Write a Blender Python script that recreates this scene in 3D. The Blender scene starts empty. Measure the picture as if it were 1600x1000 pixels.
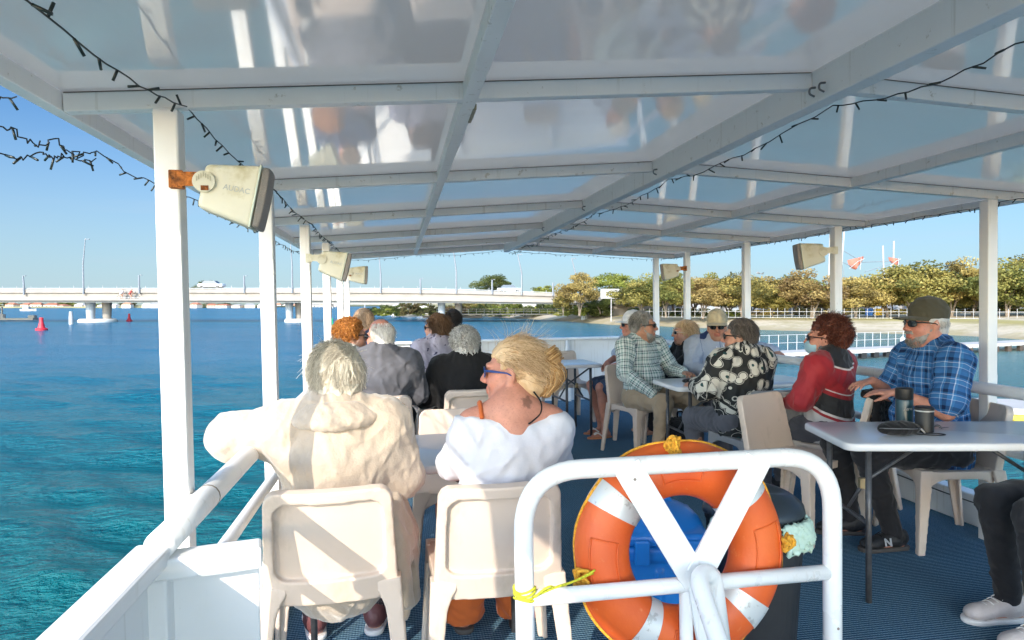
import bpy, bmesh, math, random
import numpy as np
from math import sin, cos, tan, pi, radians, atan, atan2, sqrt
from mathutils import Vector, Matrix
SC = bpy.context.scene; COL = SC.collection
# ---------------------------------------------------------------- camera, sky, sun, exposure
F = 1067.0; YAW = atan(178/F); PIT = atan(27/F*cos(YAW)); EYE = np.array([0, 0, 1.4])
cam_d = bpy.data.cameras.new('camera'); cam = bpy.data.objects.new('camera', cam_d); COL.objects.link(cam)
cam_d.sensor_width = 36; cam_d.lens = 36*F/1600; cam_d.clip_end = 6000; cam_d.clip_start = .05
cam.location = EYE; cam.rotation_euler = (pi/2-PIT, 0, -YAW); SC.camera = cam
SUN_DIR = Vector((.50, .86, -.475)).normalized()            # the way the light travels
sun_el = math.asin(-SUN_DIR.z)
w = bpy.data.worlds.new('World'); SC.world = w; w.use_nodes = True
nt = w.node_tree; bg = nt.nodes['Background']
sky = nt.nodes.new('ShaderNodeTexSky'); sky.sky_type = 'NISHITA'; sky.sun_disc = False
sky.sun_elevation = sun_el; sky.sun_rotation = atan2(-SUN_DIR.x, -SUN_DIR.y)
sky.air_density = 1.0; sky.dust_density = .35; sky.ozone_density = 2.2
# clear sky, deep blue ahead; brightness added behind the camera to fill the deck
def wn(t, **k):
    q = nt.nodes.new('ShaderNode'+t)
    for a, b in k.items(): setattr(q, a, b)
    return q
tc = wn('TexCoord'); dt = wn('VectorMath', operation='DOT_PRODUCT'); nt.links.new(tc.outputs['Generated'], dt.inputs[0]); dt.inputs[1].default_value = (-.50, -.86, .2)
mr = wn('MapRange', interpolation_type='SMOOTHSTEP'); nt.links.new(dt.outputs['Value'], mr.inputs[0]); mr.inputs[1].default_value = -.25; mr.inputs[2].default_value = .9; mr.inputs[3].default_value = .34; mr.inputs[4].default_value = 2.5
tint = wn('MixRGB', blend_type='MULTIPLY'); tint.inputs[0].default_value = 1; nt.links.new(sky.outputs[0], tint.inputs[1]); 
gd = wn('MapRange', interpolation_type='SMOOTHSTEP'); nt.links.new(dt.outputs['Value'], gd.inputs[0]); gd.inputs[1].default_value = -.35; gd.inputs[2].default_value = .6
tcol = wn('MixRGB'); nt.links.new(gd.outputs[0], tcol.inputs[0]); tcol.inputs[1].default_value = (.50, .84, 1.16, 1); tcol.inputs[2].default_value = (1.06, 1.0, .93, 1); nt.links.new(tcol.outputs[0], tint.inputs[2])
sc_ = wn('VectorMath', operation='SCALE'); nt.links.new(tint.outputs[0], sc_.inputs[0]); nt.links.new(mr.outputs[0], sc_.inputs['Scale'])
sp = wn('SeparateXYZ'); nt.links.new(tc.outputs['Generated'], sp.inputs[0]); hz = wn('MapRange', interpolation_type='SMOOTHSTEP'); nt.links.new(sp.outputs[2], hz.inputs[0]); hz.inputs[1].default_value = .30; hz.inputs[2].default_value = -.05; hz.inputs[3].default_value = 0; hz.inputs[4].default_value = .85
inv = wn('Math', operation='SUBTRACT'); inv.inputs[0].default_value = 1; nt.links.new(gd.outputs[0], inv.inputs[1]); hf = wn('Math', operation='MULTIPLY'); nt.links.new(hz.outputs[0], hf.inputs[0]); nt.links.new(inv.outputs[0], hf.inputs[1])
# thin streaks of cloud low over the bridge
mp = wn('Mapping'); nt.links.new(tc.outputs['Generated'], mp.inputs[0]); mp.inputs['Scale'].default_value = (2.2, 2.2, 26); cn = wn('TexNoise'); nt.links.new(mp.outputs[0], cn.inputs['Vector']); cn.inputs['Scale'].default_value = 1.6; cn.inputs['Detail'].default_value = 5
cr = wn('MapRange'); nt.links.new(cn.outputs[0], cr.inputs[0]); cr.inputs[1].default_value = .56; cr.inputs[2].default_value = .80; cr.inputs[4].default_value = .35
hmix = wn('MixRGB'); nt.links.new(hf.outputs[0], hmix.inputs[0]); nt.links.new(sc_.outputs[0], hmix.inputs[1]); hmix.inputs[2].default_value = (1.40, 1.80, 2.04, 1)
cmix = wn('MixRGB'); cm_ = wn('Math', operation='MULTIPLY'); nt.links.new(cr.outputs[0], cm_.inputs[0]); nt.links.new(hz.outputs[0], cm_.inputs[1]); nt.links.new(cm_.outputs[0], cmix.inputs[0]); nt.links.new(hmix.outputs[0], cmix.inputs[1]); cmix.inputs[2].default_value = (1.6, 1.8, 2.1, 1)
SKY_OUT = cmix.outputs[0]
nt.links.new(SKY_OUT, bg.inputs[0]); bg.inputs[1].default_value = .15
sl = bpy.data.lights.new('sun', 'SUN'); sl.energy = 2.2; sl.angle = radians(.5); sl.color = (1, .91, .78)
so = bpy.data.objects.new('sun', sl); COL.objects.link(so)
so.rotation_euler = SUN_DIR.to_track_quat('-Z', 'Y').to_euler()
SC.view_settings.view_transform = 'Standard'; SC.view_settings.look = 'None'; SC.view_settings.gamma = 1
SC.view_settings.exposure = 1.38
SC.render.engine = 'CYCLES'; SC.cycles.max_bounces = 8; SC.cycles.diffuse_bounces = 5

# ---------------------------------------------------------------- frames
ROLL = radians(-.9)                                          # the boat heels slightly
def RY(t): return np.array([[cos(t), 0, sin(t)], [0, 1, 0], [-sin(t), 0, cos(t)]])
HEEL = Matrix.Translation(Vector(EYE)) @ Matrix.Rotation(ROLL, 4, 'Y') @ Matrix.Translation(-Vector(EYE))
_c, _s = cos(YAW), sin(YAW)
RT = np.array([_c, -_s, 0]); FW = np.array([_s*cos(PIT), _c*cos(PIT), -sin(PIT)]); UP = np.array([_s*sin(PIT), _c*sin(PIT), cos(PIT)])
FH = np.array([_s, _c, 0])
def W(u, v, d):                                              # a far point at distance d from the camera plane
    return EYE + d*(FW + (u-800)/F*RT + (500-v)/F*UP)
def WZ(u, v, z):                                             # a far point on the level z
    r = FW + (u-800)/F*RT + (500-v)/F*UP
    return EYE + r*((z-1.4)/r[2])
BOAT = []
# ---------------------------------------------------------------- tags and links
def tag(o, label=None, cat=None, group=None, kind=None):
    if label: o['label'] = label
    if cat: o['category'] = cat
    if group: o['group'] = group
    if kind: o['kind'] = kind
    return o
def thing(name, label, cat, loc=(0, 0, 0), rz=0, group=None, boat=True):
    o = bpy.data.objects.new(name, None); o.empty_display_size = .1; COL.objects.link(o)
    o.location = loc; o.rotation_euler = (0, 0, rz); tag(o, label, cat, group)
    if boat: BOAT.append(o)
    return o
def link(name, me, mat=None, parent=None, boat=False):
    o = bpy.data.objects.new(name, me); COL.objects.link(o)
    if mat is not None and len(me.materials) == 0: me.materials.append(mat)
    if parent: o.parent = parent
    if boat: BOAT.append(o)
    return o
def copy_tree(o, parent=None):
    c = o.copy(); COL.objects.link(c)
    if parent: c.parent = parent
    for ch in list(o.children): copy_tree(ch, c)
    return c
# ---------------------------------------------------------------- mesh collector
class MB:
    def __init__(s): s.v = []; s.f = []
    def add(s, vs, fs):
        n = len(s.v); s.v += [tuple(p) for p in vs]; s.f += [tuple(i+n for i in f) for f in fs]; return s
    def box(s, c, d, R=None, bev=0):
        x, y, z = d[0]/2, d[1]/2, d[2]/2
        if bev <= 0:
            vs = [(a*x, b*y, e*z) for a in (-1, 1) for b in (-1, 1) for e in (-1, 1)]
            fs = [(0, 1, 3, 2), (4, 6, 7, 5), (0, 4, 5, 1), (2, 3, 7, 6), (0, 2, 6, 4), (1, 5, 7, 3)]
        else:
            b_ = bmesh.new(); bmesh.ops.create_cube(b_, size=1)
            for q in b_.verts: q.co = Vector((q.co.x*2*x, q.co.y*2*y, q.co.z*2*z))
            bmesh.ops.bevel(b_, geom=b_.edges[:], offset=bev, segments=2, profile=.5, affect='EDGES')
            b_.verts.index_update(); vs = [tuple(q.co) for q in b_.verts]; fs = [[q.index for q in f.verts] for f in b_.faces]; b_.free()
        M = Matrix(R) if R is not None else Matrix.Identity(3)
        return s.add([M @ Vector(p)+Vector(c) for p in vs], fs)
    def beam(s, a, b, w_, h, bev=0, up=(0, 0, 1)):
        a = Vector(a); b = Vector(b); y = (b-a); L = y.length; y.normalize(); x = y.cross(Vector(up)).normalized(); z = x.cross(y)
        R = Matrix((x, y, z)).transposed()
        return s.box((a+b)/2, (w_, L, h), R, bev)
    def tube(s, pts, r, n=10, cap=True):
        pts = [Vector(p) for p in pts]; m = len(pts)
        rs = r if isinstance(r, (list, tuple)) else [r]*m
        ref = None; vs = []
        for i, p in enumerate(pts):
            t = (pts[min(i+1, m-1)]-pts[max(i-1, 0)]).normalized()
            if ref is None: ref = t.orthogonal().normalized()
            ref = (ref-t*ref.dot(t)).normalized(); q = t.cross(ref)
            vs += [p+(ref*cos(2*pi*k/n)+q*sin(2*pi*k/n))*rs[i] for k in range(n)]
        fs = [(i*n+k, i*n+(k+1) % n, (i+1)*n+(k+1) % n, (i+1)*n+k) for i in range(m-1) for k in range(n)]
        if cap: fs += [tuple(range(n-1, -1, -1)), tuple(range((m-1)*n, m*n))]
        return s.add(vs, fs)
    def lathe(s, prof, n=24, c=(0, 0, 0)):
        vs = [(c[0]+r*cos(2*pi*k/n), c[1]+r*sin(2*pi*k/n), c[2]+z) for r, z in prof for k in range(n)]
        fs = [(i*n+k, i*n+(k+1) % n, (i+1)*n+(k+1) % n, (i+1)*n+k) for i in range(len(prof)-1) for k in range(n)]
        fs += [tuple(range(n-1, -1, -1)), tuple(range((len(prof)-1)*n, len(prof)*n))]
        return s.add(vs, fs)
    def prism(s, poly, z0, z1):
        n = len(poly); vs = [(p[0], p[1], z0) for p in poly]+[(p[0], p[1], z1) for p in poly]
        return s.add(vs, [tuple(range(n-1, -1, -1)), tuple(range(n, 2*n))]+[(k, (k+1) % n, n+(k+1) % n, n+k) for k in range(n)])
    def mesh(s, name, smooth=False):
        me = bpy.data.meshes.new(name); me.from_pydata([tuple(p) for p in s.v], [], s.f)
        if smooth: me.shade_smooth()
        if smooth == 'auto': me.set_sharp_from_angle(angle=radians(40))
        return me
    def build(s, name, mat, parent=None, smooth=False, boat=False):
        return link(name, s.mesh(name, smooth), mat, parent, boat)
def curve(pts, n=8):                                         # Catmull-Rom through points
    P = [np.array(p, float) for p in pts]; P = [2*P[0]-P[1]]+P+[2*P[-1]-P[-2]]; out = []
    for i in range(1, len(P)-2):
        for k in range(n):
            t = k/n; a, b, c, d = P[i-1:i+3]
            out.append(.5*((2*b)+(c-a)*t+(2*a-5*b+4*c-d)*t*t+(-a+3*b-3*c+d)*t**3))
    return out+[P[-2]]
def bent(pts, r, n=6):                                       # polyline with rounded corners
    P = [np.array(p, float) for p in pts]; out = [P[0]]
    for i in range(1, len(P)-1):
        a = P[i-1]-P[i]; b = P[i+1]-P[i]; la = np.linalg.norm(a); lb = np.linalg.norm(b); q = min(r, la*.49, lb*.49)
        A = P[i]+a/la*q; B = P[i]+b/lb*q
        for k in range(n+1):
            t = k/n; out.append((1-t)**2*A+2*t*(1-t)*P[i]+t*t*B)
    return out+[P[-1]]
# ---------------------------------------------------------------- implicit surfaces (smooth unions, meshed with surface nets)
class Sdf:
    def __init__(s, lo, hi, h):
        s.lo = np.array(lo, float); s.h = h; s.n = (np.ceil((np.array(hi)-s.lo)/h)+1).astype(int); s.F = np.full(s.n, .4, np.float32)
    def blk(s, lo, hi, m):
        i0 = np.clip(np.floor((np.array(lo)-m-s.lo)/s.h).astype(int), 0, s.n); i1 = np.clip(np.ceil((np.array(hi)+m-s.lo)/s.h).astype(int)+1, 0, s.n)
        if (i1 <= i0).any(): return None, None
        g = [(s.lo[a]+s.h*np.arange(i0[a], i1[a])).astype(np.float32) for a in range(3)]
        return tuple(slice(i0[a], i1[a]) for a in range(3)), (g[0][:, None, None], g[1][None, :, None], g[2][None, None, :])
    def op(s, fn, lo, hi, k, sub=False):
        sl, g = s.blk(lo, hi, k+3*s.h+.03)
        if sl is None: return s
        d = fn(*g); f = s.F[sl]
        if sub: f = -f
        hh = np.clip(.5+.5*(d-f)/k, 0, 1); q = d+(f-d)*hh-k*hh*(1-hh)
        s.F[sl] = -q if sub else q
        return s
    def cone(s, a, b, r1, r2=None, k=.02, flat=None, sub=False):     # flat = (axis vector, factor): flattens the section
        r2 = r1 if r2 is None else r2; a = np.array(a, float); b = np.array(b, float); e = b-a; L2 = max(e@e, 1e-9); rm = max(r1, r2)*max(1, flat[1] if flat else 1)
        def fn(X, Y, Z):
            x, y, z = X-a[0], Y-a[1], Z-a[2]
            t = np.clip((x*e[0]+y*e[1]+z*e[2])/L2, 0, 1)
            x = x-t*e[0]; y = y-t*e[1]; z = z-t*e[2]; q = x*x+y*y+z*z
            if flat:
                n = flat[0]; p = x*n[0]+y*n[1]+z*n[2]; q = q+p*p*(1/flat[1]**2-1)
            return np.sqrt(q)-(r1+(r2-r1)*t)
        return s.op(fn, np.minimum(a, b)-rm, np.maximum(a, b)+rm, k, sub)
    def ell(s, c, r, k=.02, R=None, sub=False):
        c = np.array(c, float); r = np.array(r, float); R = np.eye(3) if R is None else np.array(R); ext = np.abs(R)@r
        def fn(X, Y, Z):
            x, y, z = X-c[0], Y-c[1], Z-c[2]
            p = [x*R[0, i]+y*R[1, i]+z*R[2, i] for i in range(3)]
            k0 = np.sqrt(sum((p[i]/r[i])**2 for i in range(3))); k1 = np.sqrt(sum((p[i]/r[i]**2)**2 for i in range(3)))+1e-6
            return k0*(k0-1)/k1
        return s.op(fn, c-ext, c+ext, k, sub)
    def box(s, c, hd, rnd=.01, k=.01, R=None, sub=False):
        c = np.array(c, float); hd = np.array(hd, float); R = np.eye(3) if R is None else np.array(R); ext = np.abs(R)@hd
        def fn(X, Y, Z):
            x, y, z = X-c[0], Y-c[1], Z-c[2]
            q = [np.abs(x*R[0, i]+y*R[1, i]+z*R[2, i])-(hd[i]-rnd) for i in range(3)]
            return np.sqrt(sum(np.maximum(a, 0)**2 for a in q))+np.minimum(np.maximum(np.maximum(q[0], q[1]), q[2]), 0)-rnd
        return s.op(fn, c-ext, c+ext, k, sub)
    def rough(s, amp, scale, seed=0, oct=5, sharp=False, stretch=(1, 1, 1)):
        rg = np.random.RandomState(seed); I = np.nonzero(np.abs(s.F) < .05); P = np.stack([s.lo[a]+s.h*I[a] for a in range(3)], 1)*np.array(stretch)
        n = np.zeros(len(P))
        P = P+.35*scale*np.sin(P[:, [1, 2, 0]]*(2*pi/(scale*1.7))+rg.rand(3)*6)
        for o in range(oct):
            d = rg.randn(3); d /= np.linalg.norm(d); q = np.sin(P@d*(2*pi/scale)*(1+.35*o)+rg.rand()*6.3)
            n += (1-2*np.abs(q)) if sharp else q
        s.F[I] += (amp*n/sqrt(oct)).astype(np.float32); return s
    def crease(s, amp, scale, seed=0, n=7):                      # sparse sharp fold ridges
        rg = np.random.RandomState(seed+50); I = np.nonzero(np.abs(s.F) < .05); P = np.stack([s.lo[a]+s.h*I[a] for a in range(3)], 1); out = np.zeros(len(P))
        P = P+.25*scale*np.sin(P[:, [2, 0, 1]]*(2*pi/(scale*2.3))+rg.rand(3)*6)
        for o in range(n):
            d = rg.randn(3)*np.array((1, .6, .75)); d /= np.linalg.norm(d); m = rg.randn(3); m /= np.linalg.norm(m)
            r = (1-np.abs(np.sin(P@d*(pi/scale)*(1+.2*o)+rg.rand()*3)))**5; k = np.clip(np.sin(P@m*(2*pi/(scale*1.6))+rg.rand()*6), 0, 1)**1.5; out = np.maximum(out, r*k)
        s.F[I] -= (amp*(out-.15)).astype(np.float32); return s
    def mesh(s, name, smooth=1):
        Fl = s.F; S = Fl < 0; n = Fl.shape
        cnt = sum(S[i:n[0]-1+i, j:n[1]-1+j, k:n[2]-1+k].astype(np.int8) for i in (0, 1) for j in (0, 1) for k in (0, 1))
        act = (cnt > 0) & (cnt < 8); idx = np.full(act.shape, -1, np.int64); I = np.nonzero(act); N = len(I[0]); idx[I] = np.arange(N)
        pos = np.zeros((N, 3)); c = np.zeros(N)
        for ax in range(3):
            o1, o2 = [a for a in range(3) if a != ax]
            for p in (0, 1):
                for q in (0, 1):
                    A = [I[0].copy(), I[1].copy(), I[2].copy()]; A[o1] += p; A[o2] += q; B = [x.copy() for x in A]; B[ax] += 1
                    f0 = Fl[tuple(A)]; f1 = Fl[tuple(B)]; m = (f0 < 0) != (f1 < 0); t = np.where(m, f0/np.where(m, f0-f1, 1), 0)
                    v = np.zeros((N, 3)); v[:, o1] = p; v[:, o2] = q; v[:, ax] = t; pos += v*m[:, None]; c += m
        pos = (np.stack(I, 1)+pos/np.maximum(c, 1)[:, None])*s.h+s.lo
        quads = []
        for ax in range(3):
            b, e = (ax+1) % 3, (ax+2) % 3
            s0 = [slice(None)]*3; s1 = [slice(None)]*3; s0[ax] = slice(0, -1); s1[ax] = slice(1, None)
            for q in (b, e): s0[q] = slice(1, -1); s1[q] = slice(1, -1)
            a0 = S[tuple(s0)]; a1 = S[tuple(s1)]; J = list(np.nonzero(a0 != a1)); fl = a0[tuple(J)]
            J[b] = J[b]+1; J[e] = J[e]+1
            def g(db, de):
                K = [x.copy() for x in J]; K[b] -= db; K[e] -= de; return idx[tuple(K)]
            Q = np.stack([g(1, 1), g(0, 1), g(0, 0), g(1, 0)], 1); Q[~fl] = Q[~fl][:, ::-1]; quads.append(Q)
        Q = np.concatenate(quads); Q = Q[(Q >= 0).all(1)]
        for _ in range(smooth):                                 # a light fairing pass
            acc = np.zeros((N, 3)); k = np.zeros(N)
            for i in range(4):
                np.add.at(acc, Q[:, i], pos[Q[:, (i+1) % 4]]); np.add.at(k, Q[:, i], 1)
            pos = .5*pos+.5*acc/np.maximum(k, 1)[:, None]
        return np_mesh(name, pos, Q)
def np_mesh(name, pos, Q, smooth=True):
    me = bpy.data.meshes.new(name); m = Q.shape[1]
    me.vertices.add(len(pos)); me.vertices.foreach_set('co', pos.astype(np.float32).ravel())
    me.loops.add(Q.size); me.loops.foreach_set('vertex_index', Q.astype(np.int32).ravel())
    me.polygons.add(len(Q)); me.polygons.foreach_set('loop_start', np.arange(0, Q.size, m, dtype=np.int32))
    me.polygons.foreach_set('use_smooth', np.full(len(Q), smooth)); me.update(calc_edges=True); return me
def attr(me, name, data, kind='FLOAT_VECTOR', dom='POINT'):
    a = me.attributes.new(name, kind, dom)
    a.data.foreach_set({'FLOAT_VECTOR': 'vector', 'FLOAT_COLOR': 'color', 'FLOAT': 'value'}[kind], np.asarray(data, np.float32).ravel())
def vco(me):
    a = np.empty(len(me.vertices)*3, np.float32); me.vertices.foreach_get('co', a); return a.reshape(-1, 3)
# ---------------------------------------------------------------- materials
class NT:
    def __init__(s, name):
        s.m = bpy.data.materials.new(name); s.m.use_nodes = True; s.t = s.m.node_tree; s.b = s.t.nodes['Principled BSDF']
    def n(s, typ, props=None, **inp):
        q = s.t.nodes.new('ShaderNode'+typ)
        for k, v in (props or {}).items(): setattr(q, k, v)
        for k, v in inp.items(): s.set(q, k, v)
        return q
    def set(s, q, k, v):
        i = q.inputs[int(k[1:])] if k[0] == '_' and k[1:].isdigit() else q.inputs[k.replace('_', ' ')]
        if hasattr(v, 'is_output'): s.t.links.new(v, i)
        elif isinstance(v, (tuple, list)) and len(v) == 3 and i.type == 'RGBA': i.default_value = (*v, 1)
        else: i.default_value = v
    def P(s, **kw):
        for k, v in kw.items(): s.set(s.b, k, v)
    def coord(s, kind='Object'):
        if kind in ('cloth', 'Col', 'tone'):
            a = s.n('Attribute', {'attribute_name': kind}); return a.outputs['Color'] if kind == 'Col' else (a.outputs['Fac'] if kind == 'tone' else a.outputs['Vector'])
        return s.n('TexCoord').outputs[kind]
    def noise(s, scale, detail=4, rough=.55, co=None, dist=0):
        q = s.n('TexNoise', Scale=scale, Detail=detail, Roughness=rough, Distortion=dist); s.t.links.new(co or s.coord(), q.inputs['Vector']); return q.outputs['Fac']
    def ramp(s, fac, stops, const=False):
        q = s.n('ValToRGB'); cr = q.color_ramp; cr.interpolation = 'CONSTANT' if const else 'LINEAR'
        while len(cr.elements) < len(stops): cr.elements.new(.5)
        for e, (p, c) in zip(cr.elements, sorted(stops, key=lambda a: a[0])): e.position = p; e.color = (*c, 1) if len(c) == 3 else c
        s.t.links.new(fac, q.inputs[0]); return q.outputs[0]
    def mix(s, fac, a, b, mode='MIX'):
        q = s.n('MixRGB', {'blend_type': mode}); s.set(q, '_0', fac); s.set(q, '_1', a); s.set(q, '_2', b); return q.outputs[0]
    def math(s, op, a, b=0.0, c=0.0):
        q = s.n('Math', {'operation': op}); s.set(q, '_0', a); s.set(q, '_1', b); s.set(q, '_2', c); return q.outputs[0]
    def sep(s, v):
        q = s.n('SeparateXYZ'); s.t.links.new(v, q.inputs[0]); return q.outputs
    def map(s, v, scale=(1, 1, 1), rot=(0, 0, 0)):
        q = s.n('Mapping'); s.t.links.new(v, q.inputs[0]); q.inputs['Scale'].default_value = scale; q.inputs['Rotation'].default_value = rot; return q.outputs[0]
    def bump(s, h, strength=.3, dist=.01, nrm=None):
        q = s.n('Bump', Strength=strength, Distance=dist, Height=h)
        if nrm: s.t.links.new(nrm, q.inputs['Normal'])
        s.t.links.new(q.outputs[0], s.b.inputs['Normal']); return q.outputs[0]
MATS = {}
def pm(name, col, rough=.5, var=.12, vs=8, bump=0, bs=60, metal=0, spec=.5, coat=0, sheen=0, sss=0, trans=0, dirt=None):
    if name in MATS: return MATS[name]
    q = NT(name); a = q.noise(vs, 5)
    lo = tuple(max(0, c*(1-var)) for c in col); hi = tuple(min(1, c*(1+var)) for c in col)
    c = q.ramp(a, [(.3, lo), (.7, hi)])
    if dirt:
        d = q.ramp(q.noise(dirt[1], 8, .65, q.map(q.coord(), dirt[3] if len(dirt) > 3 else (1, 1, 1))), [(dirt[2], (0, 0, 0)), (dirt[2]+.12, (1, 1, 1))]); c = q.mix(d, c, dirt[0])
    q.P(Base_Color=c, Roughness=rough, Metallic=metal, Coat_Weight=coat, Sheen_Weight=sheen, Transmission_Weight=trans); q.b.inputs['Specular IOR Level'].default_value = spec
    if sss: q.P(Subsurface_Weight=sss, Subsurface_Scale=.02); q.b.inputs['Subsurface Radius'].default_value = (1, .35, .2)
    if bump: q.bump(q.noise(bs, 4), bump, .01)
    MATS[name] = q.m; return q.m
# ================================================================ MATERIALS OF THE BOAT
def paint(name, col, dirtcol, cut, rough=.38):
    q = NT(name); a = q.noise(5, 6); c = q.ramp(a, [(.25, tuple(x*.93 for x in col)), (.75, col)])
    m = q.ramp(q.noise(22, 8, .7), [(cut, (0, 0, 0)), (cut+.05, (1, 1, 1))])
    c = q.mix(q.math('MULTIPLY', q.n('SeparateColor', Color=m).outputs[0], .55), c, dirtcol)
    st = q.ramp(q.noise(1, 6, .6, q.map(q.coord(), (34, 34, 1.6))), [(.60, (0, 0, 0)), (.70, (.30,)*3)]); c = q.mix(st, c, dirtcol)
    q.P(Base_Color=c, Roughness=q.ramp(a, [(.2, (rough-.1,)*3), (.8, (rough+.15,)*3)])); q.bump(q.noise(45, 5), .12, .004); return q.m
M_WHITE = paint('white_paint', (.83, .82, .80), (.38, .33, .24), .66)
M_BEAM = paint('beam_paint', (.83, .81, .78), (.34, .28, .18), .615, .42)
M_GATE = paint('gate_paint', (.84, .84, .83), (.40, .30, .22), .74, .28)
q = NT('ceiling_sheet'); a = q.noise(1.4, 4); s = q.noise(60, 3, .5, q.map(q.coord(), (1, .04, 1)))
q.P(Base_Color=q.mix(q.math('MULTIPLY', s, .12), q.ramp(a, [(.3, (.55, .54, .52)), (.7, (.62, .61, .595))]), (.4, .4, .4)), Roughness=q.ramp(q.noise(3, 5), [(.3, (.03,)*3), (.75, (.13,)*3)]))
q.b.inputs['Specular IOR Level'].default_value = 1.0; q.P(IOR=1.65, Coat_Weight=1.0, Coat_Roughness=.05, Coat_IOR=1.8); q.bump(q.noise(.9, 2), .06, .05)
tr = q.n('BsdfTranslucent', Color=(1, .96, .90)); mx = q.n('MixShader'); mx.inputs[0].default_value = .25; q.t.links.new(q.b.outputs[0], mx.inputs[1]); q.t.links.new(tr.outputs[0], mx.inputs[2]); q.t.links.new(mx.outputs[0], q.t.nodes['Material Output'].inputs[0]); M_CEIL = q.m   # translucency added to brighten the ceiling and fill the deck with light
q = NT('carpet'); co = q.coord(); X, Y, Z = q.sep(co)
rib = q.math('SINE', q.math('MULTIPLY', Y, 2*pi/.017)); rib2 = q.math('SINE', q.math('MULTIPLY', X, 2*pi/.012))
rb = q.math('ADD', q.math('MULTIPLY', rib, .36), q.math('ADD', q.math('MULTIPLY', rib2, .09), .5))
rb = q.math('ADD', rb, q.math('MULTIPLY', q.math('SUBTRACT', q.noise(130, 4, .7), .5), 1.3))
c = q.ramp(rb, [(.12, (.016, .050, .090)), (.5, (.062, .155, .245)), (.92, (.25, .40, .50))])
c = q.mix(q.ramp(q.noise(2.2, 6, .65), [(.45, (0, 0, 0)), (.8, (.35,)*3)]), c, (.07, .10, .14))
c = q.mix(q.ramp(q.noise(240, 2), [(.74, (0, 0, 0)), (.78, (.5,)*3)]), c, (.32, .36, .38))
q.P(Base_Color=c, Roughness=.95); q.b.inputs['Specular IOR Level'].default_value = .1; q.bump(rb, .6, .006); M_CARPET = q.m
M_HULL = pm('hull_paint', (.74, .75, .76), .35, .06, 2)
M_BLACK = pm('black_plastic', (.012, .012, .013), .4, .2)
M_STEEL = pm('grey_steel', (.16, .16, .17), .4, .2, 30, metal=.6)
M_RUST = pm('rust', (.42, .13, .02), .8, .75, 26, bump=.5, bs=90, dirt=((.12, .03, .008), 16, .5))
# ================================================================ THE BOAT
M_SEAL = pm('old_sealant', (.10, .085, .07), .8, .5, 9)
def zc(x): return 2.115-.063*abs(x-1.342)                    # height of the ceiling
YB = [-1.50, -.72, .63, 2.0, 3.38, 4.74, 6.1, 7.46, 8.42]
XL, XR, RX = -.87, 3.55, 1.342
Y0, Y1 = -1.6, 8.44
dk = MB().prism([(-.66, -4.2), (3.46, -4.2), (3.46, 8.6), (3.3, 9.3), (-.6, 9.3), (-.66, 8.6)], -.06, 0).build('deck', M_CARPET, None, boat=True); tag(dk, kind='structure')
hl = MB()
out = [(-.80, -6), (3.60, -6), (3.60, 8), (3.2, 10.6), (2.3, 13), (1.4, 14.2), (.5, 13), (-.4, 10.6), (-.8, 8)]
hl.prism(out, -3.3, -.075); hl.build('boat_hull', M_HULL, None, boat=True)
tag(bpy.data.objects['boat_hull'], 'white hull carrying the blue carpeted upper deck', 'hull')
cano = thing('canopy', 'long white flat canopy roof on square posts above the deck', 'canopy', (0, 0, 0))
for a, b in ((XL, RX), (RX, XR)):
    m = MB(); n = 14
    for i in range(n):
        x0 = a+(b-a)*i/n; x1 = a+(b-a)*(i+1)/n
        m.add([(x0, Y0, zc(x0)), (x1, Y0, zc(x1)), (x1, Y1, zc(x1)), (x0, Y1, zc(x0)), (x0, Y0, zc(x0)+.03), (x1, Y0, zc(x1)+.03), (x1, Y1, zc(x1)+.03), (x0, Y1, zc(x0)+.03)],
              [(0, 3, 2, 1), (4, 5, 6, 7), (0, 1, 5, 4), (2, 3, 7, 6)])
    m.build('ceiling_sheet', M_CEIL, cano)
BH = .052
for y in YB:
    for a, b in ((XL+.001, RX-.031), (RX+.031, XR-.001)):
        MB().beam((a, y+.02, zc(a)-BH/2-.001), (b, y+.02, zc(b)-BH/2-.001), .04, BH, .003).build('cross_beam', M_BEAM, cano)
        MB().tube([(a+.004, y-.002, zc(a)-.0035), (b-.004, y-.002, zc(b)-.0035)], .0016, 5).build('sealant_line', M_SEAL, cano)
MB().beam((RX, Y0+.01, 2.115-.0525), (RX, Y1-.004, 2.115-.0525), .06, .104, .004).build('ridge_beam', M_BEAM, cano)
for x in (.22, 2.464):
    MB().beam((x, Y0+.012, zc(x)-.030), (x, Y1-.006, zc(x)-.030), .042, .052, .003).build('rafter', M_BEAM, cano)
for x in (XL-.021, XR+.021):
    m = MB().beam((x, Y0, 1.95), (x, Y1+.03, 1.95), .04, .052, .003)
    m.beam((x+(.01 if x < 0 else -.01), Y0, 1.99), (x+(.01 if x < 0 else -.01), Y1+.028, 1.99), .016, .05); m.build('edge_beam', M_BEAM, cano)
MB().beam((XL, Y1+.045, 1.955), (RX, Y1+.045, 2.085), .03, .07, .003).build('front_fascia', M_BEAM, cano)
MB().beam((RX, Y1+.045, 2.085), (XR, Y1+.045, 1.955), .03, .07, .003).build('front_fascia', M_BEAM, cano)
POSTX = (-.602, 3.292)
for px_ in POSTX:
    for y in YB[1:]:
        x = px_; MB().box((x, y-.012, (zc(x)-BH-.07)/2-.012), (.064, .064, zc(x)-BH+.07), None, .006).build('post', M_WHITE, cano)
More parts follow.
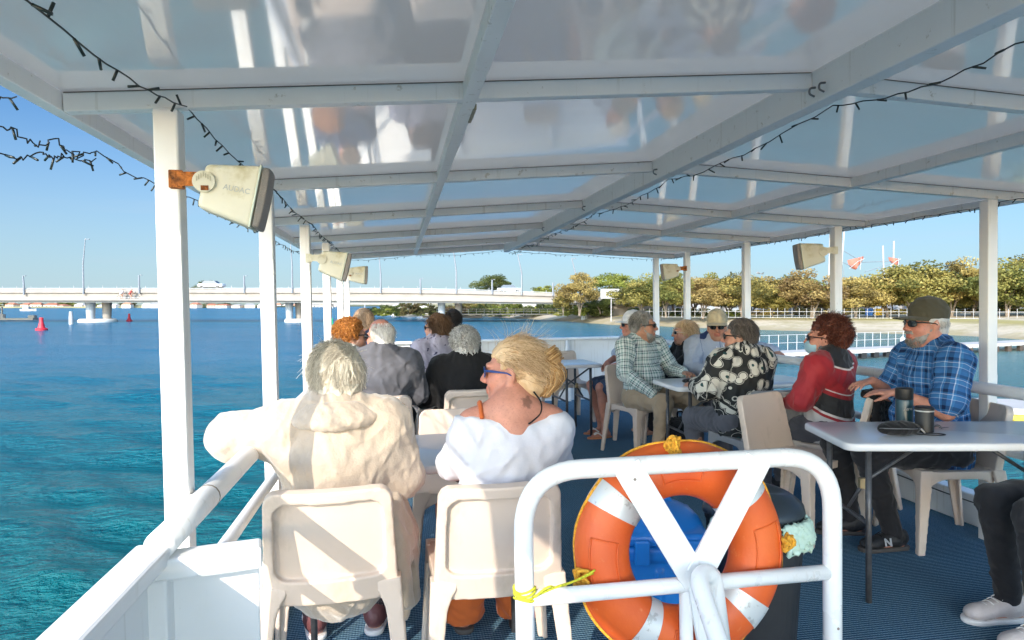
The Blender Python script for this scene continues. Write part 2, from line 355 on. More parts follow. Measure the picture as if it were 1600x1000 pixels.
# small fittings: a clamp on the rafter and hooks on the ridge
MB().box((.243, 2.17, zc(.243)-.05), (.012, .16, .02), None, .003).build('clip_rail', pm('dull_brass', (.24, .21, .14), .5, .3, 40), cano)
for y in (1.93, 1.98, 3.31, 4.66, 6.02):
    c = np.array([RX-.033, y, 2.045])
    MB().tube(curve([c+(0, 0, .012), c+(-.018, 0, .008), c+(-.02, 0, -.008), c+(-.004, .0, -.016)], 4), .0035, 6).build('hook', M_STEEL, cano, True)
# rails
def rails(name, label, x, y0, y1, zt, zm, rt, rm, sgn):
    t = thing(name, label, 'railing', (0, 0, 0))
    MB().tube([(x, y0+(y1-y0)*i/24, zt-rt) for i in range(25)], rt, 16).build('top_rail', M_WHITE, t, True)
    MB().tube([(x+sgn*.012, y0+(y1-y0)*i/24, zm) for i in range(25)], rm, 12).build('mid_rail', M_WHITE, t, True)
    for y in YB:
        if y0 < y < y1:
            for z in (zt-rt, zm): MB().box((x+sgn*.034, y-.012, z), (.03, .05, .03)).build('bracket', M_WHITE, t)
    return t
rl = rails('side_railing', 'white tubular railing beside the open blue water, on the left', -.53, 1.60, 9.2, .905, .66, .033, .022, -1)
MB().tube([(-.53, 1.985, .872), (-.53, 1.992, .872)], .0338, 16).build('joint', pm('rust_line', (.2, .16, .12), .7), rl, True)
rails('side_railing', 'white tubular railing facing the tree-lined beach, on the right', 3.225, .6, 9.2, .905, .545, .034, .026, 1)
# bulwarks
sb = thing('side_bulwark', 'white boxed bulwark with flat cap at the lower left corner', 'bulwark')
MB().box((-.548, -.4, .850), (.080, 4.06, .04), None, .008).build('cap', M_WHITE, sb)
MB().box((-.568, -.4, .39), (.042, 4.0, .868)).build('panel', M_WHITE, sb)
for y in (1.02, .2): MB().box((-.5465, y, .39), (.008, .006, .86)).build('seam', pm('seam_grey', (.35, .34, .33), .6), sb)
MB().beam((-.545, 1.612, .822), (-.325, 1.655, .822), .075, .05, .007).build('return_cap', M_WHITE, sb)
MB().beam((-.545, 1.627, .395), (-.335, 1.67, .395), .03, .79, .004).build('return_panel', M_WHITE, sb)
MB().box((-.533, 1.597, .405), (.05, .05, .80), None, .006).build('corner_stile', M_WHITE, sb)
bw = thing('bow_bulwark', 'low white steel bulwark closing the front of the deck', 'bulwark')
MB().beam((-.7, 9.36, .425), (3.4, 9.36, .425), .04, .85).build('plate', M_WHITE, bw)
MB().beam((-.72, 9.34, .862), (3.42, 9.34, .862), .12, .034, .008).build('cap', M_WHITE, bw)
for x in (-.2, 1.05, 2.32, 3.25):
    MB().add([(x-.02, 9.338, 0.004), (x+.02, 9.338, 0.004), (x+.02, 9.338, .844), (x-.02, 9.338, .844), (x-.02, 9.16, .004), (x+.02, 9.16, .004), (x+.02, 9.29, .844), (x-.02, 9.29, .844)],
             [(0, 1, 2, 3), (4, 7, 6, 5), (0, 4, 5, 1), (1, 5, 6, 2), (2, 6, 7, 3), (3, 7, 4, 0)]).build('rib', M_WHITE, bw)
MB().tube([(2.02, 9.345, .07), (2.02, 9.325, .07)], .035, 14).build('scupper', M_BLACK, bw)
for x, lb in ((-.6, 'low white kerb under the railing on the open water side'), (3.44, 'low white kerb under the railing on the beach side, with a black cable')):
    k = thing('deck_kerb', lb, 'kerb'); s_ = -1 if x < 0 else 1
    MB().box((x+s_*.01, 2.6, .095), (.10, 13.3, .19), None, .01).build('curb', M_WHITE, k)
    if x > 0:
        MB().tube(curve([(x-.043, y, .155+.012*sin(y*3)) for y in np.linspace(-1, 9, 30)], 3), .004, 6).build('cable', M_BLACK, k, True)
        MB().add([(x-.0425, 3.51, .075), (x-.0425, 3.485, .105), (x-.0425, 3.46, .075), (x-.0425, 3.485, .088)], [(0, 1, 3), (1, 2, 3)]).build('arrow_mark', M_BLACK, k)
# ---------------------------------------------------------------- gate, ring, ropes
GY = 1.775
def gp(x, z, dy=0): return (x, GY+dy, z)
gt = thing('gate', 'white tubular gate with a Y brace in the foreground', 'gate')
MB().tube(bent([gp(.318, -.02), gp(.318, .945), gp(1.222, .945), gp(1.222, -.02)], .16, 10), .0262, 16).build('frame', M_GATE, gt, True)
MB().tube([gp(.335, .605), gp(1.205, .605)], .0215, 14).build('mid_bar', M_GATE, gt, True)
for a, b in (((.600, .95), (.795, .62)), ((.985, .95), (.80, .635))): MB().beam(gp(*a, -.018), gp(*b, -.018-.003*(a[0] > .8)), .078, .012, .003, (0, 1, 0)).build('brace', M_GATE, gt)
st = MB().prism([(.762, .66), (.85, .66), (.915, .30), (.825, .30)], -.008, .008); st.v = [(x, GY-.017-z, y) for x, y, z in st.v]; st.f = [f[::-1] for f in st.f]; st.build('stem', M_GATE, gt)
MB().tube(bent([(.868, GY-.03, .42), (.832, GY-.045, .655), (.765, GY-.09, .665), (.755, GY-.30, .50), (.74, GY-.62, .28)], .05, 7), .0245, 14).build('hand_hold', M_GATE, gt, True)
MB().tube([gp(.775, .59, .002), gp(.775, -.02, .002)], .019, 12).build('stile', M_GATE, gt, True)
for x, z in ((.86, .63), (.862, .585), (.865, .50), (1.222, .45), (.62, .915)):
    MB().tube([(x, GY-.026, z), (x, GY-.0275, z)], .004, 8).build('rivet', pm('rivet', (.25, .2, .17), .6), gt)
RC = np.array([.800, GY+.10, .665]); R1, R2 = .238, .082
lb_ = thing('lifebuoy', 'orange lifebuoy with silver reflective bands tied to the gate', 'lifebuoy', tuple(RC))
lb_.rotation_euler = (radians(-5), 0, 0)
q = NT('ring_orange'); a = q.noise(6, 6); q.P(Base_Color=q.mix(q.ramp(q.noise(38, 8, .7), [(.60, (0, 0, 0)), (.72, (.4,)*3)]), q.ramp(a, [(.3, (.62, .085, .012)), (.7, (.72, .13, .018))]), (.75, .3, .12)), Roughness=.48); q.bump(q.noise(70, 4), .18, .006); M_RING = q.m
q = NT('silver_tape'); q.P(Base_Color=q.mix(q.ramp(q.noise(30, 6, .7), [(.56, (0, 0, 0)), (.62, (1,)*3)]), (.62, .64, .64), (.42, .42, .41)), Roughness=.4, Metallic=.25); M_TAPE = q.m
M_ROPE = pm('yellow_rope', (.75, .36, .03), .8, .35, 120, bump=.6, bs=300)
def ring_patch(t0, t1, p0, p1, off, nt_, np_):
    vs = []; fs = []
    for i in range(nt_+1):
        t = t0+(t1-t0)*i/nt_
        for j in range(np_+1):
            p = p0+(p1-p0)*j/np_; a = R2*.98+off; b = R2*.78+off
            r = R1+a*cos(p); vs.append((r*cos(t), -b*sin(p), r*sin(t)))
    for i in range(nt_):
        for j in range(np_): k = i*(np_+1)+j; fs.append((k, k+np_+1, k+np_+2, k+1))
    return vs, fs
v_, f_ = ring_patch(0, 2*pi, 0, 2*pi, 0, 96, 28); MB().add(v_, f_).build('ring', M_RING, lb_, True)
for t in (40, 143, 238, 318):
    v_, f_ = ring_patch(radians(t-6.8), radians(t+6.8), 0, 2*pi, .0025, 8, 28); MB().add(v_, f_).build('reflective_band', M_TAPE, lb_, True)
for t in (0, 92, 182, 272):                                  # raised pads between the bands
    rim = [(R1+R2*.98*cos(p)*1.0, t+dt, p) for dt, p in ((-15, .9), (-15, 1.9), (15, 1.9), (15, .9), (-15, .9))]
    pts = []
    for (a0, ta, pa), (a1, tb, pb) in zip(rim[:-1], rim[1:]):
        for k in range(6):
            tt = radians(ta+(tb-ta)*k/6); pp = pa+(pb-pa)*k/6; r = R1+(R2*.98+.0015)*cos(pp); pts.append((r*cos(tt), -(R2*.78+.0015)*sin(pp), r*sin(tt)))
    MB().tube(pts+[pts[0]], .003, 6).build('moulded_pad', M_RING, lb_, True)
rp = []
for k in range(90):
    t = radians(4*k); sag = -.004+.006*abs(sin(2*t))
    r = R1+R2+sag; rp.append((r*cos(t), .012*sin(7*t), r*sin(t)))
MB().tube(rp+[rp[0]], .0045, 7).build('grab_line', M_ROPE, lb_, True)
rg = random.Random(4)
for t in (2, 95, 187):
    c = np.array([(R1+R2*.9)*cos(radians(t)), -.05, (R1+R2*.9)*sin(radians(t))]); m = MB()
    for k in range(4):
        m.tube(curve([c+np.array([rg.uniform(-.021, .021), rg.uniform(-.016, .015), rg.uniform(-.025, .025)]) for _ in range(7)], 5), .0052, 7)
    m.build('rope_knot', M_ROPE, lb_, True)
ty = thing('rope_tie', 'thin yellow-green cord tying the gate post to the lifebuoy', 'rope', (.318, GY, .64))
m = MB()
for k in range(4): m.tube([(.029*cos(a), .029*sin(a), -.03+.008*k+.004*sin(a*2+k)) for a in np.linspace(0, 2*pi, 20)], .0032, 6)
m.tube(curve([(.02, -.03, -.018), (.05, -.02, -.012), (.09, 0, -.01), (.15, .02, -.005), (.205, .035, .012)], 6), .0032, 6)
m.tube(curve([(.02, -.03, -.02), (.06, -.025, .002), (.10, .012, -.016), (.2, .035, .004)], 6), .0032, 6)
m.build('cord', pm('lime_cord', (.55, .55, .03), .8, .4, 150), ty, True)
# ---------------------------------------------------------------- speakers
M_SPK = pm('aged_cream_plastic', (.66, .63, .50), .5, .08, 4, dirt=((.52, .47, .30), 5, .55)); M_GRILL = pm('speaker_mesh', (.40, .36, .33), .7, .25, 260, bump=.8, bs=500)
def text_mesh(body, size, ext=.0006, bold=0):
    c = bpy.data.curves.new('t', 'FONT'); c.body = body; c.size = size; c.extrude = ext; c.align_x = 'CENTER'; c.align_y = 'CENTER'; c.offset = bold
    o = bpy.data.objects.new('t', c); COL.objects.link(o); dg = bpy.context.evaluated_depsgraph_get(); me = bpy.data.meshes.new_from_object(o.evaluated_get(dg)); bpy.data.objects.remove(o); return me
def speaker(label, post, rz, pitch, rusty, side, sc=1):
    t = thing('loudspeaker', label, 'speaker', post, rz); t.scale = (sc, sc, sc)
    # local: x out of the post towards the deck (grille direction), y along the boat
    R = Matrix.Rotation(radians(pitch), 3, 'Y')
    b = Sdf((.0, -.15, -.22), (.36, .15, .22), .0045)
    def fn(X, Y, Z):
        k = (X-.05)/.22; hz = .095+.04*np.clip(k, 0, 1); hy = .076+.030*np.clip(k, 0, 1)
        q0 = np.abs(X-.155)-.115; q1 = np.abs(Y)-hy; q2 = np.abs(Z)-hz
        q0, q1, q2 = q0+.02, q1+.02, q2+.02
        return np.sqrt(np.maximum(q0, 0)**2+np.maximum(q1, 0)**2+np.maximum(q2, 0)**2)+np.minimum(np.maximum(np.maximum(q0, q1), q2), 0)-.02
    b.op(fn, (.03, -.12, -.15), (.28, .12, .15), .001); me = b.mesh('cabinet')
    off = Vector((.055, 0, -.035))
    def put(mesh): mesh.transform(Matrix.Translation(off) @ R.to_4x4()); return mesh
    link('cabinet', put(me), M_SPK, t)
    g = Sdf((.2, -.15, -.2), (.36, .15, .2), .0045); g.ell((.235, 0, 0), (.085, .30, .42), .001); g.box((.28, 0, 0), (.05, .101, .128), .02, .004)
    def clip(X, Y, Z): q = np.maximum(np.abs(Y)-.101, np.abs(Z)-.128); return -np.maximum(q, .272-X)+0*X
    g.F = np.full(g.n, .4, np.float32)
    def gfn(X, Y, Z):
        k = .312-.35*Z*Z-.5*Y*Y
        q1 = np.abs(Y)-.104+.015; q2 = np.abs(Z)-.131+.015; r = np.sqrt(np.maximum(q1, 0)**2+np.maximum(q2, 0)**2)+np.minimum(np.maximum(q1, q2), 0)-.015
        return np.maximum(np.maximum(r, X-k), .273-X)
    g.op(gfn, (.26, -.12, -.15), (.33, .12, .15), .001); link('grille', put(g.mesh('grille')), M_GRILL, t)
    MB().box((.268, 0, 0), (.012, .206, .262), None, .005)
    m = MB().box((.264, 0, 0), (.008, .216, .272), None, .003); link('rim', put(m.mesh('rim')), pm('pale_rim', (.60, .66, .56), .5), t)
    mr = M_RUST if rusty else M_SPK
    m = MB().box((-.004, -.055, -.02), (.055, .05, .075), None, .004).box((.05, -.082, -.02), (.085, .006, .06), None, .002); m.build('bracket', mr, t)
    d = MB().tube([(.108, -.075, -.03), (.108, -.094, -.03)], .045, 28); d.build('pivot_disc', M_SPK, t, 'auto')
    m = MB()
    for k in range(7): m.box((.108+(k-3)*.009, -.0955, .0-.006*abs(k-3)), (.003, .003, .02))
    m.build('pivot_teeth', pm('tooth', (.5, .47, .33), .6), t)
    if rusty: MB().box((.112, -.0955, -.058), (.03, .003, .02)).build('rust_stain', M_RUST, t)
    tm = text_mesh('AUDAC', .032, .0003, .0004); tm.transform(Matrix.Translation((.185, -.0948, .012)) @ Matrix.Rotation(radians(-7.8), 4, 'Z') @ Matrix.Rotation(pi/2, 4, 'X')); link('lettering', put(tm), pm('letter_grey', (.40, .42, .40), .5), t)
    return t
speaker('large cream loudspeaker with rusty orange bracket on the nearest post', (-.575, 1.985, 1.750), radians(4), 12, True, 0, .63)
speaker('cream loudspeaker with clean bracket, second along the water side', (-.575, 4.72, 1.72), radians(4), 14, False, 0, .72)
speaker('farthest cream loudspeaker on the water side, with an orange rusty bracket', (-.575, 7.44, 1.74), radians(4), 4, True, 0, .72)
for y, lb, ru in ((4.74, 'nearer grey-fronted loudspeaker on a post at the beach side', False), (7.46, 'farther small loudspeaker on a post at the beach side', True)):
    s = speaker(lb, (3.265, y-.012, 1.76), pi-.35, 8, ru, 1)
    s.scale = (.74, -.74, .74)
    for c in s.children:
        if c.name.startswith('lettering'): bpy.data.objects.remove(c)
# ---------------------------------------------------------------- fairy lights
M_WIRE = pm('dark_wire', (.008, .011, .010), .5, .2); M_BULB = pm('bulb_case', (.010, .018, .016), .35, .2); M_TIP = pm('clear_tip', (.5, .5, .45), .2)
bm_ = MB().tube([(0, 0, 0), (0, 0, .026)], .0031, 7).mesh('bulb', True); tip_ = None
bm_.materials.append(M_BULB)
def garland(label, anchors, sag, nb, seed, wob=.004, r=.0019, blen=1.0):
    rg = random.Random(seed); t = thing('light_string', label, 'fairy lights', tuple(anchors[0]), group='strings of unlit fairy lights'); o = np.array(anchors[0], float)
    pts = []
    for a, b in zip(anchors[:-1], anchors[1:]):
        a = np.array(a, float); b = np.array(b, float)
        for k in range(14):
            u = k/14; p = a+(b-a)*u; p[2] -= 4*sag*u*(1-u); pts.append(p+np.array([rg.gauss(0, wob*.4), 0, rg.gauss(0, wob*.5)]))
    pts.append(np.array(anchors[-1], float)); pts = np.array(pts)
    MB().tube(list(pts-o), r, 6).build('wire', M_WIRE, t, True)
    seg = np.linalg.norm(np.diff(pts, axis=0), axis=1); cum = np.concatenate([[0], np.cumsum(seg)])
    for k in range(nb):
        s_ = cum[-1]*(k+.5+rg.uniform(-.3, .3))/nb; i = min(np.searchsorted(cum, s_)-1, len(pts)-2); u = (s_-cum[i])/max(seg[i], 1e-6); p = pts[i]+(pts[i+1]-pts[i])*u-o
        b = link('bulb', bm_, None, t); b.location = p
        d = Vector((rg.gauss(0, .8), rg.gauss(0, .7), rg.gauss(-.75, .5))); b.rotation_euler = d.to_track_quat('Z', 'Y').to_euler(); b.scale = (1, 1, rg.uniform(.9, 1.25)*blen)
    return t
Y = YB
garland('fairy lights along the tops of the posts on the water side', [(-.565, .1, 1.86), (-.565, 1.2, 1.884)]+[(-.56, y, 1.945-.003*i) for i, y in enumerate(Y[3:])], .022, 95, 1)
garland('tangled fairy lights hanging outside the roof edge against the sky', [(-1.02, .95, 1.775), (-1.0, 1.15, 1.80), (-.99, 1.32, 1.825), (-.96, 1.62, 1.86), (-.93, 1.9, 1.93)], .01, 24, 2, .009)
garland('loose loop of fairy lights drooping outside the roof edge', [(-1.02, .95, 1.785), (-1.0, 1.3, 1.83), (-.975, 1.5, 1.80), (-.955, 1.62, 1.765), (-.93, 1.8, 1.77), (-.91, 1.98, 1.81), (-.92, 2.1, 1.83), (-.91, 2.3, 1.86)], .012, 24, 3, .007)
garland('short fairy light strand hanging from the roof edge to the first post', [(-.915, 1.66, 1.885), (-.91, 1.85, 1.83), (-.91, 2.05, 1.86), (-.91, 2.3, 1.88), (-.9, 3.4, 1.89), (-.9, 4.8, 1.89), (-.9, 7, 1.90)], .02, 60, 7, .012)
garland('fairy lights swagged along the central ridge beam', [(1.40, .2, 1.93), (1.40, 1.36, 1.968), (1.385, 2.0, 2.008)]+[(1.385, y, 2.008) for y in (3.34, 4.7, 6.06, 7.42, 8.4)], .03, 80, 4, .008)
garland('fairy lights along the roof edge on the beach side', [(3.42, .8, 1.93)]+[(3.40, y, 1.925) for y in Y[3:]], .02, 90, 5, .008)
garland('fairy lights across the front edge of the roof', [(-.8, 8.5, 1.92), (.2, 8.5, 1.985), (1.34, 8.5, 2.04), (2.4, 8.5, 1.98), (3.45, 8.5, 1.92)], .02, 60, 6, .008)
# ================================================================ FURNITURE
M_CHAIR = pm('beige_plastic', (.65, .53, .44), .42, .05, 3, bump=.05, bs=150, dirt=((.54, .44, .35), 7, .56, (1, 1, .5))); M_CHAIRG = pm('grey_plastic', (.26, .26, .265), .45, .05, 3)
def head(v): return atan2(-v[0], v[1])
def chair_meshes():
    B = np.array([0, -.185, .42]); T = np.array([0, -.265, .79]); L = np.linalg.norm(T-B); tv = (T-B)/L; nv = np.array([0, -tv[2], tv[1]])   # nv points backwards
    def bl(X, Y, Z):
        y = Y-B[1]; z = Z-B[2]; return y*tv[1]+z*tv[2], y*nv[1]+z*nv[2]
    s = Sdf((-.3, -.38, .36), (.3, -.08, .84), .0055)
    def outline(X, t, hw0, hw1, r, top, bot):
        hw = hw0+(hw1-hw0)*np.clip(t/L, 0, 1); qx = np.abs(X)-(hw-r); qt = np.abs(t-(top+bot)/2)-((top-bot)/2-r)
        return np.sqrt(np.maximum(qx, 0)**2+np.maximum(qt, 0)**2)+np.minimum(np.maximum(qx, qt), 0)-r
    def back(X, Y, Z):
        t, n = bl(X, Y, Z); n = n-.022*(1-(X/.22)**2)+.012
        o = outline(X, t, .222, .203, .045, L, -.03)
        panel = np.maximum(o, np.abs(n)-.006)
        oi = outline(X, t, .190, .178, .05, L-.035, .055)
        rim = np.maximum(np.maximum(o, -oi), np.abs(n-.012)-.018)
        u = np.maximum(o, np.abs(n-.022)-.004); u = np.maximum(u, -(o+.016))   # edge lip
        return np.minimum(panel, rim)-.003
    s.op(back, (-.25, -.33, .38), (.25, -.13, .81), .004); bk = s.mesh('backrest')
    s = Sdf((-.3, -.3, .33), (.3, .3, .5), .0055)
    def seat(X, Y, Z):
        dip = .014*np.clip(1-(X/.19)**2, 0, 1)*np.clip(1-((Y-.0)/.2)**2, 0, 1)
        hw = .215+.02*np.clip((Y+.2)/.42, 0, 1)
        qx = np.abs(X)-(hw-.05); qy = np.abs(Y-.015)-(.205-.05); o = np.sqrt(np.maximum(qx, 0)**2+np.maximum(qy, 0)**2)+np.minimum(np.maximum(qx, qy), 0)-.05
        slab = np.maximum(o, np.abs(Z-.436+dip)-.007)
        arch = np.where(np.abs(X) > np.abs(Y), Y*1.0, X*1.0); drop = .03+.05*np.clip((np.abs(arch)-.07)/.12, 0, 1)**2
        skirt = np.maximum(np.maximum(o, -(o+.016)), np.maximum(Z-.438, .436-drop-Z))
        return np.minimum(slab, skirt)-.003
    s.op(seat, (-.26, -.22, .35), (.26, .25, .46), .004); st = s.mesh('seat')
    legs = []
    for sx, sy in ((-1, -1), (1, -1), (-1, 1), (1, 1)):
        s = Sdf((-.32, -.36, -.01), (.32, .32, .5), .0055) if 0 else Sdf((min(sx*.15, sx*.30), (-.34 if sy < 0 else .1), -.012), (max(sx*.15, sx*.30), (-.1 if sy < 0 else .3), .48), .0055)
        top = np.array([sx*.202, sy*.19 if sy > 0 else -.19, .445]); bot = np.array([sx*.242, .232 if sy > 0 else -.265, 0])
        def lg(X, Y, Z):
            k = np.clip((top[2]-Z)/.445, 0, 1); x = X-(top[0]+(bot[0]-top[0])*k); y = Y-(top[1]+(bot[1]-top[1])*k)
            wx = .030-.014*k; wy = .030-.014*k; fl = .02*np.clip(1-k*4, 0, 1)**2
            ox = np.maximum(np.abs(x+sx*fl)-wx-fl, np.abs(y)-wy); inn = np.maximum(np.abs(x+sx*.012)-wx+.002, np.abs(y+sy*.012)-wy+.002)
            return np.maximum(np.maximum(ox, -inn), np.maximum(-Z+.002, Z-.45))-.0025
        s.op(lg, (min(sx*.16, sx*.28), -.31 if sy < 0 else .13, 0), (max(sx*.16, sx*.28), -.14 if sy < 0 else .27, .45), .004); legs.append(s.mesh('leg'))
    return bk, st, legs
BK, ST, LG = chair_meshes()
def make_chair(mat):
    t = thing('plastic_chair', None, None)
    for nm, me in [('backrest', BK), ('seat', ST)]+[('leg', l) for l in LG]:
        if mat is not M_CHAIR: me = me.copy(); me.materials.clear()
        link(nm, me, mat, t)
    return t
c0 = make_chair(M_CHAIR); cg = make_chair(M_CHAIRG); used = []
def chair(x, y, h, label, grey=False):
    src = cg if grey else c0
    o = src if src not in used else copy_tree(src)
    used.append(src)
    if o not in BOAT: BOAT.append(o)
    o.location = (x, y, 0); o.rotation_euler = (0, 0, head(h)); tag(o, label, 'chair', 'plastic stacking chairs on the deck'); return o
chair(-.247, 2.585, (-.02, 1), 'beige plastic chair under the white-haired woman in a cream jacket')
chair(.325, 2.52, (.0, 1), 'beige plastic chair under the blonde woman in a white top')
chair(-.22, 3.62, (.05, -1), 'empty beige chair facing us across the near left table, by the railing')
chair(.30, 3.62, (-.05, -1), 'empty beige chair facing us across the near left table, by the aisle')
chair(-.13, 4.80, (0, 1), 'beige chair under the man in the dark grey jacket')
chair(.50, 4.98, (-.05, 1), 'beige chair under the grey-haired woman in a black cardigan')
chair(.36, 6.25, (-.1, 1), 'beige chair under the woman in the pale mauve hooded top')
chair(-.32, 6.55, (0, 1), 'beige chair by the railing under the person in navy')
chair(-.40, 5.75, (.3, -1), 'beige chair under the person with copper curls')
chair(.60, 7.2, (0, 1), 'farthest beige chair on the aisle, under the person with black hair')
chair(2.36, 6.72, (-1, .12), 'beige chair under the man in the white cap and shorts')
chair(1.93, 7.75, (.1, -1), 'empty pale chair beyond the small table by the bow')
chair(2.17, 5.93, (.35, -1), 'beige chair under the bearded man in a green checked shirt')
chair(2.93, 6.75, (-1, .1), 'beige chair under the blonde woman in black at the far right')
chair(2.90, 5.95, (-.1, -1), 'beige chair under the man in the fawn cap leaning on the railing')
chair(2.43, 4.38, (-.08, 1), 'dark grey chair under the woman in the black and white blouse', True)
chair(2.36, 3.76, (.42, -.9), 'empty beige chair facing us, back to back with the grey chair')
chair(2.86, 4.06, (-.50, .86), 'beige chair draped with a black coat under the woman in red and black')
chair(3.02, 3.42, (-.97, .2), 'beige chair under the large man in the blue checked shirt')
chair(2.96, 2.35, (-1, .0), 'pale chair at the right edge under the person in black trousers')
# tables
M_TOP = pm('white_laminate', (.70, .70, .71), .22, .04, 2); M_LEG = pm('grey_leg', (.085, .085, .09), .4, .25, 40, metal=.3)
def table(x, y, a, L, D, label, h=.74, braces=True):
    t = thing('folding_table', label, 'table', (x, y, 0), a, 'white folding tables')
    b = bmesh.new(); bmesh.ops.create_cube(b, size=1)
    for v in b.verts: v.co = Vector((v.co.x*L, v.co.y*D, v.co.z*.036+h-.018))
    ve = [e for e in b.edges if abs(e.verts[0].co.z-e.verts[1].co.z) > .01]
    bmesh.ops.bevel(b, geom=ve, offset=.055, segments=6, profile=.5, affect='EDGES')
    he = [e for e in b.edges if abs(e.verts[0].co.z-e.verts[1].co.z) < .001 and len(e.link_faces) == 2 and e.calc_face_angle(0) > 1]
    bmesh.ops.bevel(b, geom=he, offset=.010, segments=3, profile=.5, affect='EDGES')
    me = bpy.data.meshes.new('tabletop'); b.to_mesh(me); b.free(); me.shade_smooth(); me.set_sharp_from_angle(angle=radians(35)); link('tabletop', me, M_TOP, t)
    for sx in (-1, 1):
        for sy in (-1, 1):
            MB().tube([(sx*(L/2-.12), sy*(D/2-.06), h-.037), (sx*(L/2-.12), sy*(D/2-.06), 0)], .0135, 12).build('leg', M_LEG, t, True)
        MB().tube([(sx*(L/2-.12), -(D/2-.062), .36), (sx*(L/2-.12), D/2-.062, .36)], .010, 10).build('crossbar', M_LEG, t, True)
        if braces:
            MB().tube([(sx*(L/2-.12), .0, .37), (sx*(L/2-.20), 0, .50), (sx*(L/2-.50), 0, h-.04)], .009, 8).build('brace', M_LEG, t, True)
            MB().box((sx*(L/2-.19), 0, .49), (.035, .03, .05), None, .004).build('brace_clip', pm('brass_clip', (.35, .27, .15), .5, .3, metal=.5), t)
    return t
table(.05, 3.10, 0, 1.06, .68, 'white table in front of the white-haired and blonde women')
table(.10, 5.42, 0, 1.15, .66, 'white table in front of the man in the dark grey jacket')
table(1.80, 7.05, radians(4), .50, .62, 'small white table by the bow beside the man in shorts')
table(2.62, 5.06, radians(-1), 1.16, .58, 'white table between the checked-shirt man and the patterned blouse')
table(2.62, 2.88, radians(-13), 1.22, .56, 'nearest white table carrying the black mug and pouch')
# ================================================================ WATER, SHORES, BRIDGE
WL = -1.9
def graded(a0, a1, h0, g):                                    # spacing grows away from zero
    def side(L):
        x = 0; o = []; h = h0
        while x < L: x += h; h = min(h*g, 60); o.append(x)
        return o
    return np.array([-q for q in side(-a0)[::-1]]+[0]+side(a1))
gx = graded(-1500, 1500, .085, 1.0135); gy = graded(-80, 2600, .085, 1.0125)
# the finest cells lie a few metres off the port side
Xg, Yg = np.meshgrid(gx-4.0, gy+4.0, indexing='ij')
rg = np.random.RandomState(5); Zg = np.zeros_like(Xg)
dist = np.sqrt((Xg+4)**2+(Yg-4)**2)
for i in range(46):
    lam = .55*(1.085**i) if i < 30 else 3+rg.rand()*7
    th = radians(248)+rg.randn()*.42; k = 2*pi/lam; am = .0085*lam**.82*(1.7 if lam < 2.6 else 1)
    if lam > 3: am *= .30
    ph = (Xg*cos(th)+Yg*sin(th))*k+rg.rand()*6.3
    cell = .085+.0130*dist; fade = np.clip((lam/cell-3)/4, 0, 1)
    s_ = np.sin(ph+.5*np.sin(ph*.37+i)); Zg += am*fade*(1-2*np.abs(np.sin(ph/2+.3*np.sin(ph*.21+i)))**.8+.27 if i % 2 else s_*.8)
Zg = WL+Zg*.95*np.clip(1.15-dist/500, .1, 1)
nx_, ny_ = Xg.shape; ii = np.arange(nx_*ny_).reshape(nx_, ny_)
Q = np.stack([ii[:-1, :-1], ii[1:, :-1], ii[1:, 1:], ii[:-1, 1:]], -1).reshape(-1, 4)
wm = np_mesh('water', np.stack([Xg, Yg, Zg], -1).reshape(-1, 3), Q)
q = NT('water'); co = q.coord('Object'); n1 = q.noise(5.0, 6, .65, q.map(co, (.8, 1.4, 1), (0, 0, .35))); n2 = q.noise(2.4, 5, .62, q.map(co, (.7, 1.5, 1), (0, 0, .35))); n3 = q.noise(.02, 3, .5, q.map(co, (.5, 2, 1)))
c = q.ramp(n3, [(.35, (.0, .105, .195)), (.65, (.0, .125, .225))])
X, Y, Z = q.sep(co)
near = q.n('MapRange', Value=Y); near.inputs['From Min'].default_value = 2; near.inputs['From Max'].default_value = 45
lee = q.n('MapRange', Value=X); lee.inputs['From Min'].default_value = 6; lee.inputs['From Max'].default_value = 40
c = q.mix(near.outputs[0], (.0, .118, .112), c); c = q.mix(lee.outputs[0], c, (.10, .20, .20))
q.P(Base_Color=c, Roughness=.20, IOR=1.33); q.b.inputs['Specular IOR Level'].default_value = .36
h = q.math('ADD', q.math('MULTIPLY', n1, .45), n2); q.bump(h, 1.0, .30); M_WATER = q.m
tag(link('water', wm, M_WATER), kind='structure')
# ---- the beach and park on the right
M_SAND = None
q = NT('bank'); a = q.coord('cloth'); S_, T_, _ = q.sep(a)
g = q.ramp(S_, [(0, (.30, .25, .17)), (.018, (.52, .44, .32)), (.05, (.56, .47, .33)), (.068, (.36, .30, .085)), (.10, (.38, .32, .10)), (.12, (.58, .49, .36)), (.25, (.52, .43, .30)), (.45, (.40, .36, .2)), (1, (.30, .28, .14))])
g = q.mix(q.ramp(q.noise(.25, 7, .7), [(.42, (0, 0, 0)), (.62, (.75,)*3)]), g, (.30, .25, .11)); g = q.mix(q.math('MULTIPLY', q.noise(2.0, 5), .25), g, (.2, .17, .1))
q.P(Base_Color=g, Roughness=.95); q.bump(q.noise(1.2, 6), .5, .3); M_BANK = q.m
shore = [WZ(u, v, WL) for u, v in ((585, 491), (640, 494.5), (735, 494.5), (800, 497), (870, 501), (960, 507.5), (1090, 512), (1200, 516), (1330, 519), (1440, 522), (1545, 527), (1650, 534), (1800, 548), (2100, 575))]
shore = [np.array(p) for p in curve(shore, 8)]
prof = [(-14, -3.6), (-3, -2.5), (0, -1.92), (1.2, -1.72), (4, -1.45), (9, -1.0), (16, -.62), (30, -.45), (60, -.1), (130, .4), (400, 1.5), (1200, 4)]
vs = []; cl = []
